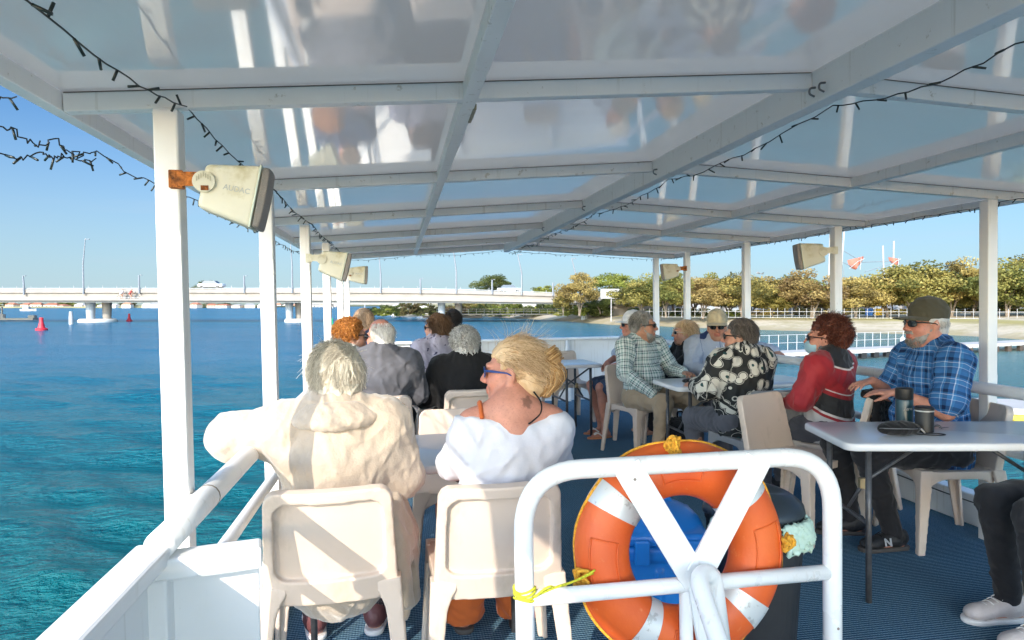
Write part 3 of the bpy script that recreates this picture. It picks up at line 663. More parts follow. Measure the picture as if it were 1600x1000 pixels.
for i, p in enumerate(shore):
    for s_, z in prof:
        r = np.array([p[0]-EYE[0], p[1]-EYE[1], 0]); r = r/np.linalg.norm(r); r = .7*r+.3*FH; r /= np.linalg.norm(r)
        vs.append((p[0]+r[0]*s_, p[1]+r[1]*s_, z)); cl.append((max(0, s_)/200, i*.1, 0))
n = len(prof); fs = [(i*n+k, (i+1)*n+k, (i+1)*n+k+1, i*n+k+1) for i in range(len(shore)-1) for k in range(n-1)]
m = MB().add(vs, fs); me = m.mesh('park_ground', True); attr(me, 'cloth', cl); tag(link('park_ground', me, M_BANK), kind='structure')
def ground_z(d_from_shore): return np.interp(d_from_shore, [a for a, b in prof], [b for a, b in prof])
# ---- far shore on the left
fs_ = [(W(u, 473, d)[0], W(u, 473, d)[1]) for u, d in ((-700, 430), (-200, 440), (150, 450), (380, 480), (520, 600), (640, 700))]
bk = [(W(u, 473, d)[0], W(u, 473, d)[1]) for u, d in ((700, 2300), (200, 2300), (-400, 2200), (-1200, 1900))]
MB().prism(fs_+bk, -3, -.9).build('far_shore', pm('far_land', (.26, .24, .13), .95, .3, .02)); tag(bpy.data.objects['far_shore'], kind='structure')
hb = MB(); rr = random.Random(9); prev = None; vs = []
for i in range(60):
    u = -300+i*18; d = 900; p = W(u, 473, d); z = 1.0+5.0*abs(sin(i*.33)*sin(i*.11+1))+rr.uniform(0, 1.5); vs += [(p[0], p[1], -2), (p[0]+FH[0]*20, p[1]+FH[1]*20, z+1), (p[0]+FH[0]*300, p[1]+FH[1]*300, z+2)]
hb.add(vs, [(3*i+k, 3*i+3+k, 3*i+4+k, 3*i+1+k) for i in range(59) for k in (0, 1)]); hb.build('hills', pm('hill_scrub', (.17, .20, .16), .95, .4, .02), None, True); tag(bpy.data.objects['hills'], kind='structure')
# ---- trees
M_BARK = pm('bark', (.20, .16, .12), .9, .3, 3, bump=.4, bs=8)
def leaf_mat(name, dark, mid, lite):
    q = NT(name); t = q.coord('tone'); r = q.n('ObjectInfo').outputs['Random']; v = q.math('ADD', t, q.math('MULTIPLY', q.math('SUBTRACT', r, .5), .22))
    c = q.ramp(v, [(.12, dark), (.5, mid), (.9, lite)]); r2 = q.math('FRACT', q.math('MULTIPLY', r, 7.3)); c = q.mix(q.math('MULTIPLY', r2, .62), c, q.mix(q.math('GREATER_THAN', r, .55), (.105, .135, .032), (.17, .105, .05))); q.P(Base_Color=c, Roughness=.7); q.b.inputs['Specular IOR Level'].default_value = .2
    q.P(Transmission_Weight=0)
    tr = q.n('BsdfTranslucent', Color=c); mx = q.n('MixShader'); mx.inputs[0].default_value = .16; q.t.links.new(q.b.outputs[0], mx.inputs[1]); q.t.links.new(tr.outputs[0], mx.inputs[2])
    q.t.links.new(mx.outputs[0], q.t.nodes['Material Output'].inputs[0]); return q.m
M_GOLD = leaf_mat('olive_gold_leaf', (.060, .054, .018), (.255, .20, .054), (.47, .375, .12))
M_GREEN = leaf_mat('lime_leaf', (.07, .085, .015), (.19, .21, .035), (.34, .36, .07))
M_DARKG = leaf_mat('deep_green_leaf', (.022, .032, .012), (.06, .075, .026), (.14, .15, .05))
def crown_mesh(seed, nclump=40, nleaf=260, leaf=.0235, flat=.75):
    rg = np.random.RandomState(seed); C = []; 
    while len(C) < nclump:
        p = rg.uniform(-1, 1, 3)
        rad = np.linalg.norm(p)
        if rad > 1 or rad < .35 or p[2] < -.55: continue
        C.append(np.array([p[0]*.40, p[1]*.40, p[2]*flat*.40]))
    vs = []; tone = []
    for c in C:
        r = rg.uniform(.09, .17); base = rg.uniform(.08, .88)  # random clump tone, range widened to paint deep shade into the crown
        for k in range(nleaf):
            d = rg.randn(3); d /= np.linalg.norm(d); d[2] = d[2]*.8+.1; rr_ = r*(rg.rand()**.35)
            p = c+d*rr_*np.array([1, 1, .78]); n = d*.6+rg.randn(3)*.6; n /= np.linalg.norm(n); a = np.cross(n, rg.randn(3)); a /= np.linalg.norm(a); b = np.cross(n, a)
            s_ = leaf*rg.uniform(.5, 1.3); vs += [p-a*s_*.6-b*s_*.2, p+b*s_*.45, p+a*s_*.6-b*s_*.1, p-b*s_*.5]
            tone += [np.clip(base+rg.randn()*.16, 0, 1)]*4
    me = np_mesh('crown', np.array(vs), np.arange(len(vs)).reshape(-1, 4), False); attr(me, 'tone', tone, 'FLOAT'); return me
CROWNS = [crown_mesh(i) for i in range(6)]; BUSH = [crown_mesh(20+i, 16, 90, .05, .8) for i in range(3)]
def trunk_mesh(seed):
    rg = random.Random(seed); m = MB()
    for k in range(rg.choice((2, 3, 3, 4))):
        a = rg.uniform(0, 6.28); b = rg.uniform(.10, .26); x0 = rg.uniform(-.02, .02)
        pts = curve([(x0, 0, -.02), (x0+cos(a)*b*.25, sin(a)*b*.25, .13), (cos(a)*b*.7, sin(a)*b*.7, .28), (cos(a)*b*1.2, sin(a)*b*1.2, .46)], 4)
        m.tube(pts, [.032-.024*i/(len(pts)-1) for i in range(len(pts))], 7)
        for j in range(2):
            p = pts[6+j*2]; a2 = a+rg.uniform(-1.3, 1.3); m.tube([p, p+np.array([cos(a2)*.09, sin(a2)*.09, .08]), p+np.array([cos(a2)*.17, sin(a2)*.17, .17])], [.013, .009, .004], 5)
    return m.mesh('trunk', True)
TRUNKS = [trunk_mesh(i) for i in range(5)]
def tree(name, label, u, vtop, vbase, wpx, d, mat, seed, group, trunk=True, cz=.5):
    p = W(u, vbase, d); H = (vbase-vtop)/F*d; Wd = wpx/F*d
    t = thing(name, label, 'tree' if trunk else 'shrub', tuple(p), seed*1.3, group, boat=False)
    cm = (CROWNS if trunk else BUSH)[seed % (6 if trunk else 3)]
    cr = link('crown' if trunk else 'foliage', cm, None, t)
    if len(cm.materials) == 0: cm.materials.append(mat)
    cr.material_slots[0].link = 'OBJECT'; cr.material_slots[0].material = mat
    ch = H*.80 if trunk else H*1.05
    cr.scale = (Wd*1.85, Wd*1.7, ch/.60); cr.location = (0, 0, H-ch*.53 if trunk else H*.42)
    if trunk: tr = link('trunk', TRUNKS[seed % 5], M_BARK, t); tr.scale = (Wd*.9, Wd*.9, H*1.25)
    return t
TR = [
 (905, 429, 492, 44, 108, 'g', 'slim olive tree at the right end of the bridge'), (880, 458, 492, 22, 108, 'g', 'short olive tree below the end of the bridge'),
 (958, 428, 470, 50, 128, 'l', 'lime-green tree beyond the white sign at the bridge end'), (1003, 438, 494, 66, 98, 'g', 'olive tree just left of the two slim bow posts'),
 (1040, 426, 495, 60, 96, 'g', 'tall olive tree behind the leftmost beach side post'), (1066, 436, 496, 40, 104, 'g', 'narrow olive tree between the two bow posts'),
 (1098, 436, 497, 62, 95, 'g', 'rusty olive tree just right of the small speaker'), (1122, 428, 488, 48, 125, 'l', 'lime-green tree peeping out between two olive trees'),
 (1160, 429, 497, 66, 94, 'g', 'broad olive tree behind the third beach side post'), (1207, 450, 497, 44, 96, 'g', 'olive tree just right of the third beach side post'),
 (1232, 440, 490, 50, 122, 'l', 'lime-green tree low between olive trees under the birds'), (1268, 424, 498, 76, 92, 'g', 'broad olive tree left of the post with the large grey speaker'),
 (1336, 436, 500, 66, 90, 'g', 'thin-branched olive tree below the red play ship'), (1388, 424, 500, 80, 93, 'g', 'olive tree under the right-hand red sail'),
 (1425, 413, 499, 88, 90, 'g', 'olive tree directly behind the green cap'), (1486, 405, 500, 70, 92, 'g', 'tallest olive tree left of the thick right post'),
 (1518, 432, 499, 50, 95, 'g', 'olive tree half hidden by the thick right post'), (1572, 412, 502, 92, 88, 'g', 'dense olive tree right of the thick right post'),
 (1618, 402, 502, 90, 90, 'g', 'olive tree cut by the right edge of the view'), (1690, 410, 503, 110, 88, 'g', 'olive tree out beyond the right edge'),
 (770, 430, 466, 42, 165, 'd', 'lone dark tree rising above the middle of the bridge'), (849, 446, 468, 26, 165, 'l', 'small tree peeping over the bridge near its right end'),
 (745, 466, 492, 46, 150, 'g', 'tree in the shade under the bridge by its third pier'), (938, 462, 490, 30, 112, 'd', 'small dark tree under the bridge end'), (322, 440, 478, 30, 900, 'd', 'far treetops behind the white car on the bridge')]
MT = {'g': M_GOLD, 'l': M_GREEN, 'd': M_DARKG}
for i, (u, vt, vb, wp, d, k, lb) in enumerate(TR): tree('shore_tree', lb, u, vt, vb, wp, d, MT[k], i, 'trees along the shore')
rr = random.Random(3)
for i in range(17):
    tree('shore_tree', 'olive tree in the back row behind the front trees of the beach', 1010+i*40+rr.uniform(-10, 10), rr.uniform(432, 462), 492, rr.uniform(44, 80), rr.uniform(106, 116), MT['glgdg'[i % 5]], i+2, 'trees along the shore')
for i in range(34):
    u = 590+i*10.6+rr.uniform(-3, 3); d = rr.uniform(138, 165) if u < 880 else rr.uniform(112, 120); hgt = rr.uniform(9, 20)
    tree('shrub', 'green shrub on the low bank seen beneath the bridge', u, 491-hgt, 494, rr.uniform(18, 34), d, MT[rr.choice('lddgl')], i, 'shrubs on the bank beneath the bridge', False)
for i in range(16):
    u = 1010+i*42+rr.uniform(-12, 12); tree('shrub', 'low green hedge bush behind the trees of the beach', u, rr.uniform(477, 484), 495, rr.uniform(26, 44), rr.uniform(104, 112), MT[rr.choice('ddgl')], i, 'hedge bushes behind the beach', False)
for i in range(22):
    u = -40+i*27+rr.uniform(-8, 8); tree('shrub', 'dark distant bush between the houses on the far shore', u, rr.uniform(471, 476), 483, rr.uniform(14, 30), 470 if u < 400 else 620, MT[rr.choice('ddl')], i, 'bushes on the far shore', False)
# ---- bridge
BD = 116
q = NT('concrete'); a = q.noise(.6, 6); q.P(Base_Color=q.ramp(a, [(.3, (.25, .23, .205)), (.7, (.31, .285, .255))]), Roughness=.85); M_CONC = q.m
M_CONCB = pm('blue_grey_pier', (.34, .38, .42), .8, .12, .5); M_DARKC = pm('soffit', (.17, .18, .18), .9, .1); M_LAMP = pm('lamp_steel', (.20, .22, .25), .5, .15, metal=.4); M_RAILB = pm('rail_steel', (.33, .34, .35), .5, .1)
br = thing('bridge', 'long pale concrete road bridge across the blue water', 'bridge', tuple(W(0, 473, BD)), boat=False); BO = np.array(br.location)
def bpt(u, v, back=0): return W(u, v, BD)+FH*back-BO
prof_ = [(-420, 449.5, 470.5), (-100, 449.8, 471), (0, 450, 471.2), (300, 449.8, 471.5), (600, 449.8, 472), (720, 451.5, 472.5), (860, 456.5, 474.2), (985, 462, 476.5)]
def strip(name, fr0, fr1, off0, off1, mat, b0=0.0):
    m = MB()
    for (u0, a0, c0_), (u1, a1, c1_) in zip(prof_[:-1], prof_[1:]):
        v00 = a0+(c0_-a0)*fr0; v01 = a0+(c0_-a0)*fr1; v10 = a1+(c1_-a1)*fr0; v11 = a1+(c1_-a1)*fr1
        P = [bpt(u0, v00, off0), bpt(u1, v10, off0), bpt(u1, v11, off0), bpt(u0, v01, off0), bpt(u0, v00, off1), bpt(u1, v10, off1), bpt(u1, v11, off1), bpt(u0, v01, off1)]
        m.add(P, [(0, 3, 2, 1), (4, 5, 6, 7), (0, 1, 5, 4), (3, 7, 6, 2)])
    return m.build(name, mat, br)
strip('upper_rail', .0, .05, .15, .25, M_RAILB); strip('parapet', .09, .36, .0, .35, M_CONC); strip('girder', .361, .80, .35, 8.6, M_CONC)
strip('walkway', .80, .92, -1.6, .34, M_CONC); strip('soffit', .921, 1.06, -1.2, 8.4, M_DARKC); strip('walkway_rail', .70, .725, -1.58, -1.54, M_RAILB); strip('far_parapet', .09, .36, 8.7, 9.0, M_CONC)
pi_ = lambda u, j: float(np.interp(u, [p[0] for p in prof_], [p[j] for p in prof_]))
for i in range(42):
    u = -20+i*22.4
    if u > 960: break
    vt = pi_(u, 1); MB().tube([bpt(u, vt+3, .2), bpt(u, vt-3.2, .2)], .05, 5).build('railing_post', M_RAILB, br)
for i in range(44):
    u = -10+i*18.5
    if u > 800: break
    vt = pi_(u, 1); vb = pi_(u, 2); MB().tube([bpt(u, vb-2, -1.56), bpt(u, vt+(vb-vt)*.68, -1.56)], .045, 5).build('walkway_post', M_RAILB, br)
for us, ub, vb in (((130, 148.5), (110, 166), 505.5), ((446, 457.5), (437, 475), 503), ((688, 714), None, 494), ((915, 927), None, 494), ((-190, -172), (-212, -150), 507)):
    for j, u in enumerate(us):
        wr = 6.6 if u < 300 else 5.6; m = MB(); a = bpt(u, 472, 2.0 if j == 0 else 3.4); zb = WL-.5-BO[2]
        m.tube([(a[0], a[1], a[2]+.3), (a[0], a[1], a[2]-.8), (a[0], a[1], zb)], [wr*BD/F*1.18, wr*BD/F*1.05, wr*BD/F*.86], 20); m.build('pier', M_CONCB if j == 0 else M_CONC, br, 'auto')
    if ub:
        a = bpt((ub[0]+ub[1])/2, 480, 2.6); MB().lathe([(.2, -.6), ((ub[1]-ub[0])/2*BD/F, -.6), ((ub[1]-ub[0])/2*BD/F, .3), ((ub[1]-ub[0])/2.2*BD/F, .55), (.2, .55)], 24, (a[0], a[1], WL-BO[2])).build('pile_cap', pm('pale_cap', (.62, .62, .60), .8), br, 'auto')
MB().prism([tuple(bpt(955, 470, -1))[:2], tuple(bpt(1080, 470, 6))[:2], tuple(bpt(1080, 470, 16))[:2], tuple(bpt(955, 470, 9))[:2]], -3.5, .35).build('abutment', M_CONC, br)
LM = [(131, 374, 460, 4, 't'), (38, 431, 461, -1, 's'), (218, 430, 459, 0, 's'), (382, 431, 458, 0, 's'), (457, 381, 458, -2, 't'), (595, 402, 458, -2, 't'), (657, 435, 459, 0, 's'), (713, 394, 459, -4, 't'), (769, 437, 460, 0, 's'), (815, 398, 461, -6, 't'), (864, 442, 462, 0, 's'), (900, 404, 464, -7, 't'), (-60, 372, 461, 3, 't')]
oth = ['first', 'second', 'third', 'fourth', 'fifth', 'sixth', 'seventh']; ct = {'t': 0, 's': 0}
for u, vt, vb, bend, k in sorted(LM[:-1]):
    p = W(u, vb, BD)-FH*(.1); H = (vb-vt)*BD/F
    t = thing('street_lamp', ('tall bent grey lamp post on the bridge, %s from the left among the tall ones' if k == 't' else 'short grey lamp post on the bridge, %s from the left among the short ones') % oth[ct[k]], 'lamp post', tuple(p), 0, 'lamp posts on the bridge', boat=False); ct[k] += 1
    top = RT*(bend*BD/F)
    MB().tube([(0, 0, 0), (0, 0, H*.55), (top[0], top[1], H)], [.16, .12, .07] if k == 't' else [.16, .15, .12], 8).build('pole', M_LAMP, t)
    MB().box((top[0]+RT[0]*.35, top[1]+RT[1]*.35, H), (.8 if k == 't' else .3, .25, .1), Matrix.Rotation(-YAW, 3, 'Z'), .02).build('lamp_head', M_LAMP, t)
# far second bridge line under the first, right of the far shore
t = thing('distant_bridge', 'low distant bridge seen beneath the near bridge', 'bridge', tuple(W(560, 474, 420)), boat=False); o_ = np.array(t.location)
MB().beam(W(490, 474, 420)-o_, W(690, 475.5, 380)-o_, 6, .9).build('span', M_CONC, t)
for u in (520, 545, 570, 596): p = W(u, 475, 415)-o_; MB().tube([(p[0], p[1], p[2]), (p[0], p[1], -2.5-o_[2])], .4, 8).build('pier', M_CONCB, t)
# car and cyclists on the bridge
def car(u, v, d, label, col):
    t = thing('car', label, 'car', tuple(W(u, v, d)), -YAW, boat=False)
    m = MB().box((0, 0, .62), (4.3, 1.75, .55), None, .14); m.build('body', pm(label[:9], col, .3), t, True)
    MB().add([(-1.6, -.75, .88), (1.35, -.75, .88), (.7, -.65, 1.42), (-1.1, -.65, 1.42), (-1.6, .75, .88), (1.35, .75, .88), (.7, .65, 1.42), (-1.1, .65, 1.42)], [(0, 1, 2, 3), (5, 4, 7, 6), (3, 2, 6, 7), (1, 5, 6, 2), (4, 0, 3, 7)]).build('cabin', pm('car_glass', (.10, .12, .14), .1), t)
    for x in (-1.35, 1.35):
        for y in (-.8, .8): MB().tube([(x, y-.1, .32), (x, y+.1, .32)], .32, 14).build('wheel', M_BLACK, t)
car(331, 451.5, BD+3.5, 'white car driving along the top of the bridge', (.75, .75, .75)); car(796, 458, BD+3.5, 'silver car near the right end of the bridge', (.6, .62, .64))
# ---- houses of the far shore
rr = random.Random(11); HW = [(.72, .68, .6), (.75, .74, .72), (.6, .45, .33), (.68, .6, .5)]; HR = [(.36, .14, .08), (.42, .20, .12), (.30, .29, .28), (.5, .46, .42)]
def house(u, vb, d, wpx, hpx, wc, rc, label, grp):
    t = thing('house', label, 'house', tuple(W(u, vb, d)), -YAW+rr.uniform(-.4, .4), grp, boat=False); Wd = wpx*d/F; H = hpx*d/F; D = Wd*.7
    MB().box((0, 0, H*.3-.5), (Wd, D, H*.6+1)).build('wall', pm('wall%d' % wc, HW[wc], .8, .05), t)
    r = MB().add([(-Wd*.55, -D*.58, H*.6), (Wd*.55, -D*.58, H*.6), (Wd*.55, D*.58, H*.6), (-Wd*.55, D*.58, H*.6), (-Wd*.32, 0, H), (Wd*.32, 0, H)], [(0, 1, 5, 4), (2, 3, 4, 5), (1, 2, 5), (3, 0, 4), (3, 2, 1, 0)]); r.build('roof', pm('roof%d' % rc, HR[rc], .8, .15), t)
    for k in (-.28, .05, .3): MB().box((k*Wd, -D*.5-.02, H*.32), (Wd*.12, .06, H*.25)).build('window', pm('far_glass', (.06, .08, .1), .2), t)
for i in range(26):
    u = 20+i*20.5+rr.uniform(-5, 5); wc = rr.randrange(4); rc = rr.randrange(4) if u > 120 else 0
    house(u, 481.0, 455 if u < 420 else 560, rr.uniform(12, 20), rr.uniform(5.5, 8.5), wc, rc, 'small %s house with a %s roof on the far shore' % (('cream', 'white', 'tan', 'sandy')[wc], ('terracotta', 'rust red', 'dark grey', 'pale grey')[rc]), 'houses on the far shore')
house(634, 486, 175, 36, 13, 0, 3, 'cream apartment house behind the shrubs beneath the bridge', None); house(664, 485, 172, 24, 12, 1, 3, 'white house beside the bridge pier beneath the bridge', None)
house(826, 488, 170, 30, 15, 1, 3, 'white house right of centre beneath the bridge', None); house(801, 487, 175, 20, 12, 3, 0, 'sandy house beneath the bridge near its middle', None)
# ---- pale buildings, fence, sign, play ship behind the trees
M_PALE = pm('pale_wall', (.36, .355, .35), .8, .06, .3)
for u, d, wp, vt, lb in ((1060, 128, 120, 470, 'long low white pavilion behind the trees at the bow posts'), (1195, 124, 130, 472, 'long low white pavilion behind the middle trees'), (1335, 122, 130, 466, 'pale kiosk building behind the thin-branched tree'), (1470, 122, 150, 470, 'pale building behind the man in the green cap'), (1610, 122, 120, 472, 'pale building at the right edge behind the trees')):
    t = thing('pavilion', lb, 'building', tuple(W(u, 492, d)), -YAW-.12, boat=False); Wd = wp*d/F; H = (492-vt)*d/F
    MB().box((0, 0, H/2-.5), (Wd, 5, H+1)).build('wall', M_PALE, t); MB().box((0, 0, H+.06), (Wd+.6, 5.8, .12)).build('roof', pm('pale_roof', (.6, .6, .6), .6), t)
    for k in range(5): MB().box((Wd*(k-2)/5.2, -2.53, H*.42), (Wd*.09, .06, H*.5)).build('window', pm('pale_glass', (.35, .40, .44), .2), t)
ft = thing('fence', 'white picket-style fence along the beach in front of the trees', 'fence', tuple(W(1200, 497, 86)), boat=False); o_ = np.array(ft.location)
A = np.array(W(1005, 499, 97))-o_; B = np.array(W(1660, 503, 80))-o_
for z in (.35, 1.15): MB().beam(A+(0, 0, z), B+(0, 0, z), .035, .045).build('rail', M_PALE, ft)
for k in range(56): p = A+(B-A)*k/55; MB().box((p[0], p[1], .55), (.045, .045, 1.3)).build('picket', M_PALE, ft)
t = thing('sign_board', 'white board on a pole beside the end of the bridge', 'sign', tuple(W(955, 497, 104)), -YAW, boat=False)
MB().tube([(0, 0, -.5), (0, 0, 3)], .09, 8).build('pole', M_PALE, t); MB().box((0, -.12, 3.7), (3.3, .12, 1.5), None, .03).build('board', M_PALE, t)
t = thing('play_ship', 'play ship with red basket sails and white masts above the trees', 'play structure', tuple(W(1365, 495, 112)), -YAW, boat=False); k_ = 112/F
M_RED = pm('red_sail', (.42, .13, .09), .6, .15, 1)
def xp(u, v): return ((u-1365)*k_, 0, (495-v)*k_)
for us in ((1324, 1350), (1388, 1406)):
    m = MB(); u0, u1 = us; r = (u1-u0)*.48*k_; c = xp((u0+u1)/2, 409 if u0 < 1350 else 408)
    vs = [(c[0]+r*a*max(0, 1-(.5-b/2)**2.2)**.5*1.02, -.35+.6*a*a, c[2]+r*(.75*b+.25*a*(1 if u0 < 1350 else -1))) for a in np.linspace(-1, 1, 9) for b in np.linspace(-1, .6, 7)]
    m.add(vs, [(i*7+j, i*7+7+j, i*7+8+j, i*7+j+1) for i in range(8) for j in range(6)]); m.add([(x, y+.05, z) for x, y, z in vs], [(i*7+j, i*7+j+1, i*7+8+j, i*7+7+j) for i in range(8) for j in range(6)]); m.build('sail', M_RED, t, True)
    MB().tube([(c[0]-r, -.3, c[2]-r*.9), (c[0], -.5, c[2]), (c[0]+r*.9, -.3, c[2]+r*.35)], .055, 6).tube([(c[0]+r*.3, -.5, c[2]-r), (c[0]+r*.4, -.5, c[2]+r*.5)], .055, 6).build('yard', M_PALE, t)
for a, b in (((1309, 495), (1318, 352)), ((1293, 495), (1296, 350)), ((1383, 495), (1378, 384)), ((1394, 495), (1395, 377))): MB().tube([xp(*a), xp(*b)], .13, 7).build('mast', M_PALE, t)
for a, b in (((1315, 391), (1345, 409)), ((1345, 410), (1400, 408)), ((1315, 410), (1336, 419)), ((1350, 425), (1398, 410)), ((1316, 415), (1318, 432))): MB().tube([xp(*a), xp(*b)], .05, 5).build('stay', M_LAMP, t)
for u, c_, lb in ((1358, (.05, .2, .6), 'blue play panel glimpsed under the trees'), (1372, (.75, .45, .04), 'yellow play panel glimpsed under the trees')):
    t = thing('playground_board', lb, 'play panel', tuple(W(u, 497, 100)), -YAW, boat=False); MB().box((0, 0, .9), (1.1, .1, 1.0), None, .02).build('board', pm(lb[:6], c_, .6), t)
    for x in (-.5, .5): MB().tube([(x, 0, -.3), (x, 0, 1.5)], .05, 6).build('post', M_PALE, t)
for i, (u, v) in enumerate(((1161, 426), (1167, 425), (1157, 430), (1185, 427), (1191, 428))):
    m = MB(); m.add([(-.55, 0, .05), (-.25, -.1, .14), (0, -.16, 0), (.25, -.1, .14), (.55, 0, .05), (.25, .12, .13), (0, .22, 0), (-.25, .12, .13)], [(0, 1, 7), (1, 2, 6, 7), (2, 3, 5, 6), (3, 4, 5)]); m.tube([(0, -.25, 0), (0, -.05, .0), (0, .3, 0)], [.02, .07, .02], 6)
    b = m.build('bird', pm('gull_grey', (.22, .21, .2), .8)); b.location = W(u, v, 84); b.rotation_euler = (0, .2*(-1)**i, .5*i); tag(b, 'small dark bird flying above the trees near the speaker', 'bird', 'flock of birds above the trees')
# ---- jetty, piles, buoys
M_JET = pm('jetty_deck', (.45, .43, .40), .8, .08, 1); M_WRAIL = pm('white_rail', (.44, .44, .435), .5)
t = thing('jetty', 'white floating jetty with slim railings near the beach', 'jetty', tuple(WZ(1330, 546, -1.4)), boat=False); o_ = np.array(t.location)
A, B, C_ = [np.array(WZ(u, v, -1.42))-o_ for u, v in ((1130, 557), (1455, 542), (1680, 531))]
MB().beam(A, B, 1.5, .22).build('deck', M_JET, t); MB().beam(B, C_, 1.7, .22).build('deck', M_JET, t)
off = FH*.7
for a, b, n in ((A+off, B+off, 24),):
    for z in (.55, 1.0): MB().beam(a+(0, 0, z), b+(0, 0, z), .022, .022).build('rail', M_WRAIL, t)
    for k in range(n+1): p = a+(b-a)*k/n; MB().tube([p, p+(0, 0, 1.02)], .018, 6).build('railing_post', M_WRAIL, t)
for k in range(16): p = A+(B-A)*(k+.5)/16; MB().box((p[0]-FH[0]*.72, p[1]-FH[1]*.72, p[2]-.24), (.35, .3, .30)).build('float', M_BLACK, t)
for k in range(12): p = B+(C_-B)*(k+.2)/12; MB().box((p[0]-FH[0]*.8, p[1]-FH[1]*.8, p[2]-.28), (.3, .25, .42)).build('pile', pm('dark_pile', (.06, .045, .035), .9), t)
for u, v, d, hp, lb in ((1410, 550, 42, 25, 'black mooring pile with a white cap on the jetty'), (1272, 552, 41, 26, 'white-capped mooring pile behind the woman in red'), (1549, 640, 22, 64, 'near brown mooring pile with a pointed white cap')):
    t = thing('mooring_pile', lb, 'pile', tuple(W(u, v, d)), boat=False); H = hp*d/F; r = .13
    MB().tube([(0, 0, -1.2), (0, 0, H*.66)], r, 14).build('shaft', pm('pile_brown', (.11, .085, .065), .8, .3, 6), t, 'auto'); MB().lathe([(r*1.12, H*.55), (r*1.12, H*.86), (.02, H)], 14).build('cap', M_WRAIL, t, 'auto')
t = thing('pontoon', 'low white pontoon with yellow weed at its edge beyond the right railing', 'pontoon', tuple(WZ(1640, 640, -1.7)), boat=False)
MB().box((0, 0, 0), (4.6, 2.2, .3), Matrix.Rotation(-YAW-.2, 3, 'Z'), .03).build('deck', M_JET, t); MB().box((-.3, -1.25, -.08), (4.2, .3, .16), Matrix.Rotation(-YAW-.2, 3, 'Z'), .05).build('weed_edge', pm('yellow_weed', (.50, .38, .06), .9, .5, 6, bump=.8, bs=12), t)
t = thing('landing_stage', 'long low timber landing stage on the bank beneath the bridge', 'jetty', tuple(W(800, 492, 128)), -YAW, boat=False)
MB().box((0, 0, .1), (29, 1.5, .2)).build('deck', M_JET, t); MB().box((-11, -1.2, -.32), (11, 1.6, .4)).build('dark_float', M_BLACK, t)
for z in (.7, 1.1): MB().box((0, -.7, z), (28, .06, .08)).build('rail', M_WRAIL, t)
for k in range(20): MB().box((-14+k*1.47, -.7, .6), (.08, .08, 1.1)).build('railing_post', M_WRAIL, t)
for i in range(7):
    t = thing('mooring_post', 'white mooring post standing in the shallows by the bank beneath the bridge', 'post', tuple(WZ(612+i*3.2, 494, WL)), group='white mooring posts', boat=False); MB().tube([(0, 0, -.5), (0, 0, 1.25)], .16, 8).tube([(0, 0, 1.25), (0, 0, 1.4)], [.16, .05], 8).build('shaft', M_WRAIL, t)
def buoy(u, v, hp, wp, col, lb):
    p = WZ(u, v, WL); d = float((p-EYE)@FW); H = hp*d/F; R = wp*d/F/2; t = thing('buoy', lb, 'buoy', tuple(p), boat=False)
    MB().lathe([(R*.6, -.5), (R, -.15), (R, .18), (R*.85, .26), (.01, .27)], 20).build('float', pm(lb[:5]+'_buoy', col, .5, .1), t, 'auto'); MB().lathe([(R*.62, .262), (R*.36, H*.62), (R*.30, H*.8), (R*.34, H*.81), (R*.34, H*.98), (.02, H)], 18).build('tower', pm(lb[:5]+'_buoy', col, .5, .1), t, 'auto')
buoy(65, 516, 20, 17, (.55, .025, .04), 'red channel buoy at the far left, nearer of the two'); buoy(202, 502, 12, 9, (.6, .03, .05), 'smaller red channel buoy right of the bridge pier'); buoy(519, 517, 20, 9, (.0, .36, .15), 'green channel buoy between the posts at the left')
t = thing('channel_marker', 'white channel marker post left of the nearest bridge pier', 'marker', tuple(WZ(111, 507, WL)), boat=False); MB().tube([(0, 0, -.5), (0, 0, 1.0), (0, 0, 2.0)], [.3, .3, .22], 10).build('post', M_WRAIL, t)
t = thing('floating_dock', 'low floating dock with a moored white dinghy at the far left', 'dock', tuple(WZ(20, 501, WL)), -YAW, boat=False)
MB().box((0, 0, .3), (8.6, 1.6, .35), None, .05).build('deck', M_JET, t); MB().box((3.7, 0, .75), (1.3, 1.0, .6), None, .2).build('locker', M_WRAIL, t); MB().tube([(-2, 0, .2), (-2, 0, 2.6)], .18, 8).tube([(-1.9, 0, .2), (-1.9, 0, 1.2)], .5, 8).build('pile', M_WRAIL, t)
t = thing('moored_launch', 'small white launch moored below the far end of the bridge at left', 'boat', tuple(WZ(43, 486, WL)), -YAW, boat=False)
m = MB(); st_ = [(-3, 0, .2), (-2.6, .9, .8), (0, 1.1, .8), (2.4, .8, .9), (3.6, 0, 1.1)]; vs = [(x, s*y, z) for x, y, z in st_ for s in (-1, 1)]+[(x, s*y*.6, -.4) for x, y, z in st_ for s in (-1, 1)]
m.add(vs, [(2*i, 2*i+2, 2*i+3, 2*i+1) for i in range(4)]+[(10+2*i, 2*i+10+2, 2*i+2, 2*i) for i in range(4)]+[(2*i+1, 2*i+3, 2*i+13, 2*i+11) for i in range(4)]); m.build('hull', M_WRAIL, t); MB().box((-.4, 0, 1.3), (2.6, 1.5, 1.0), None, .15).build('cabin', M_PALE, t)
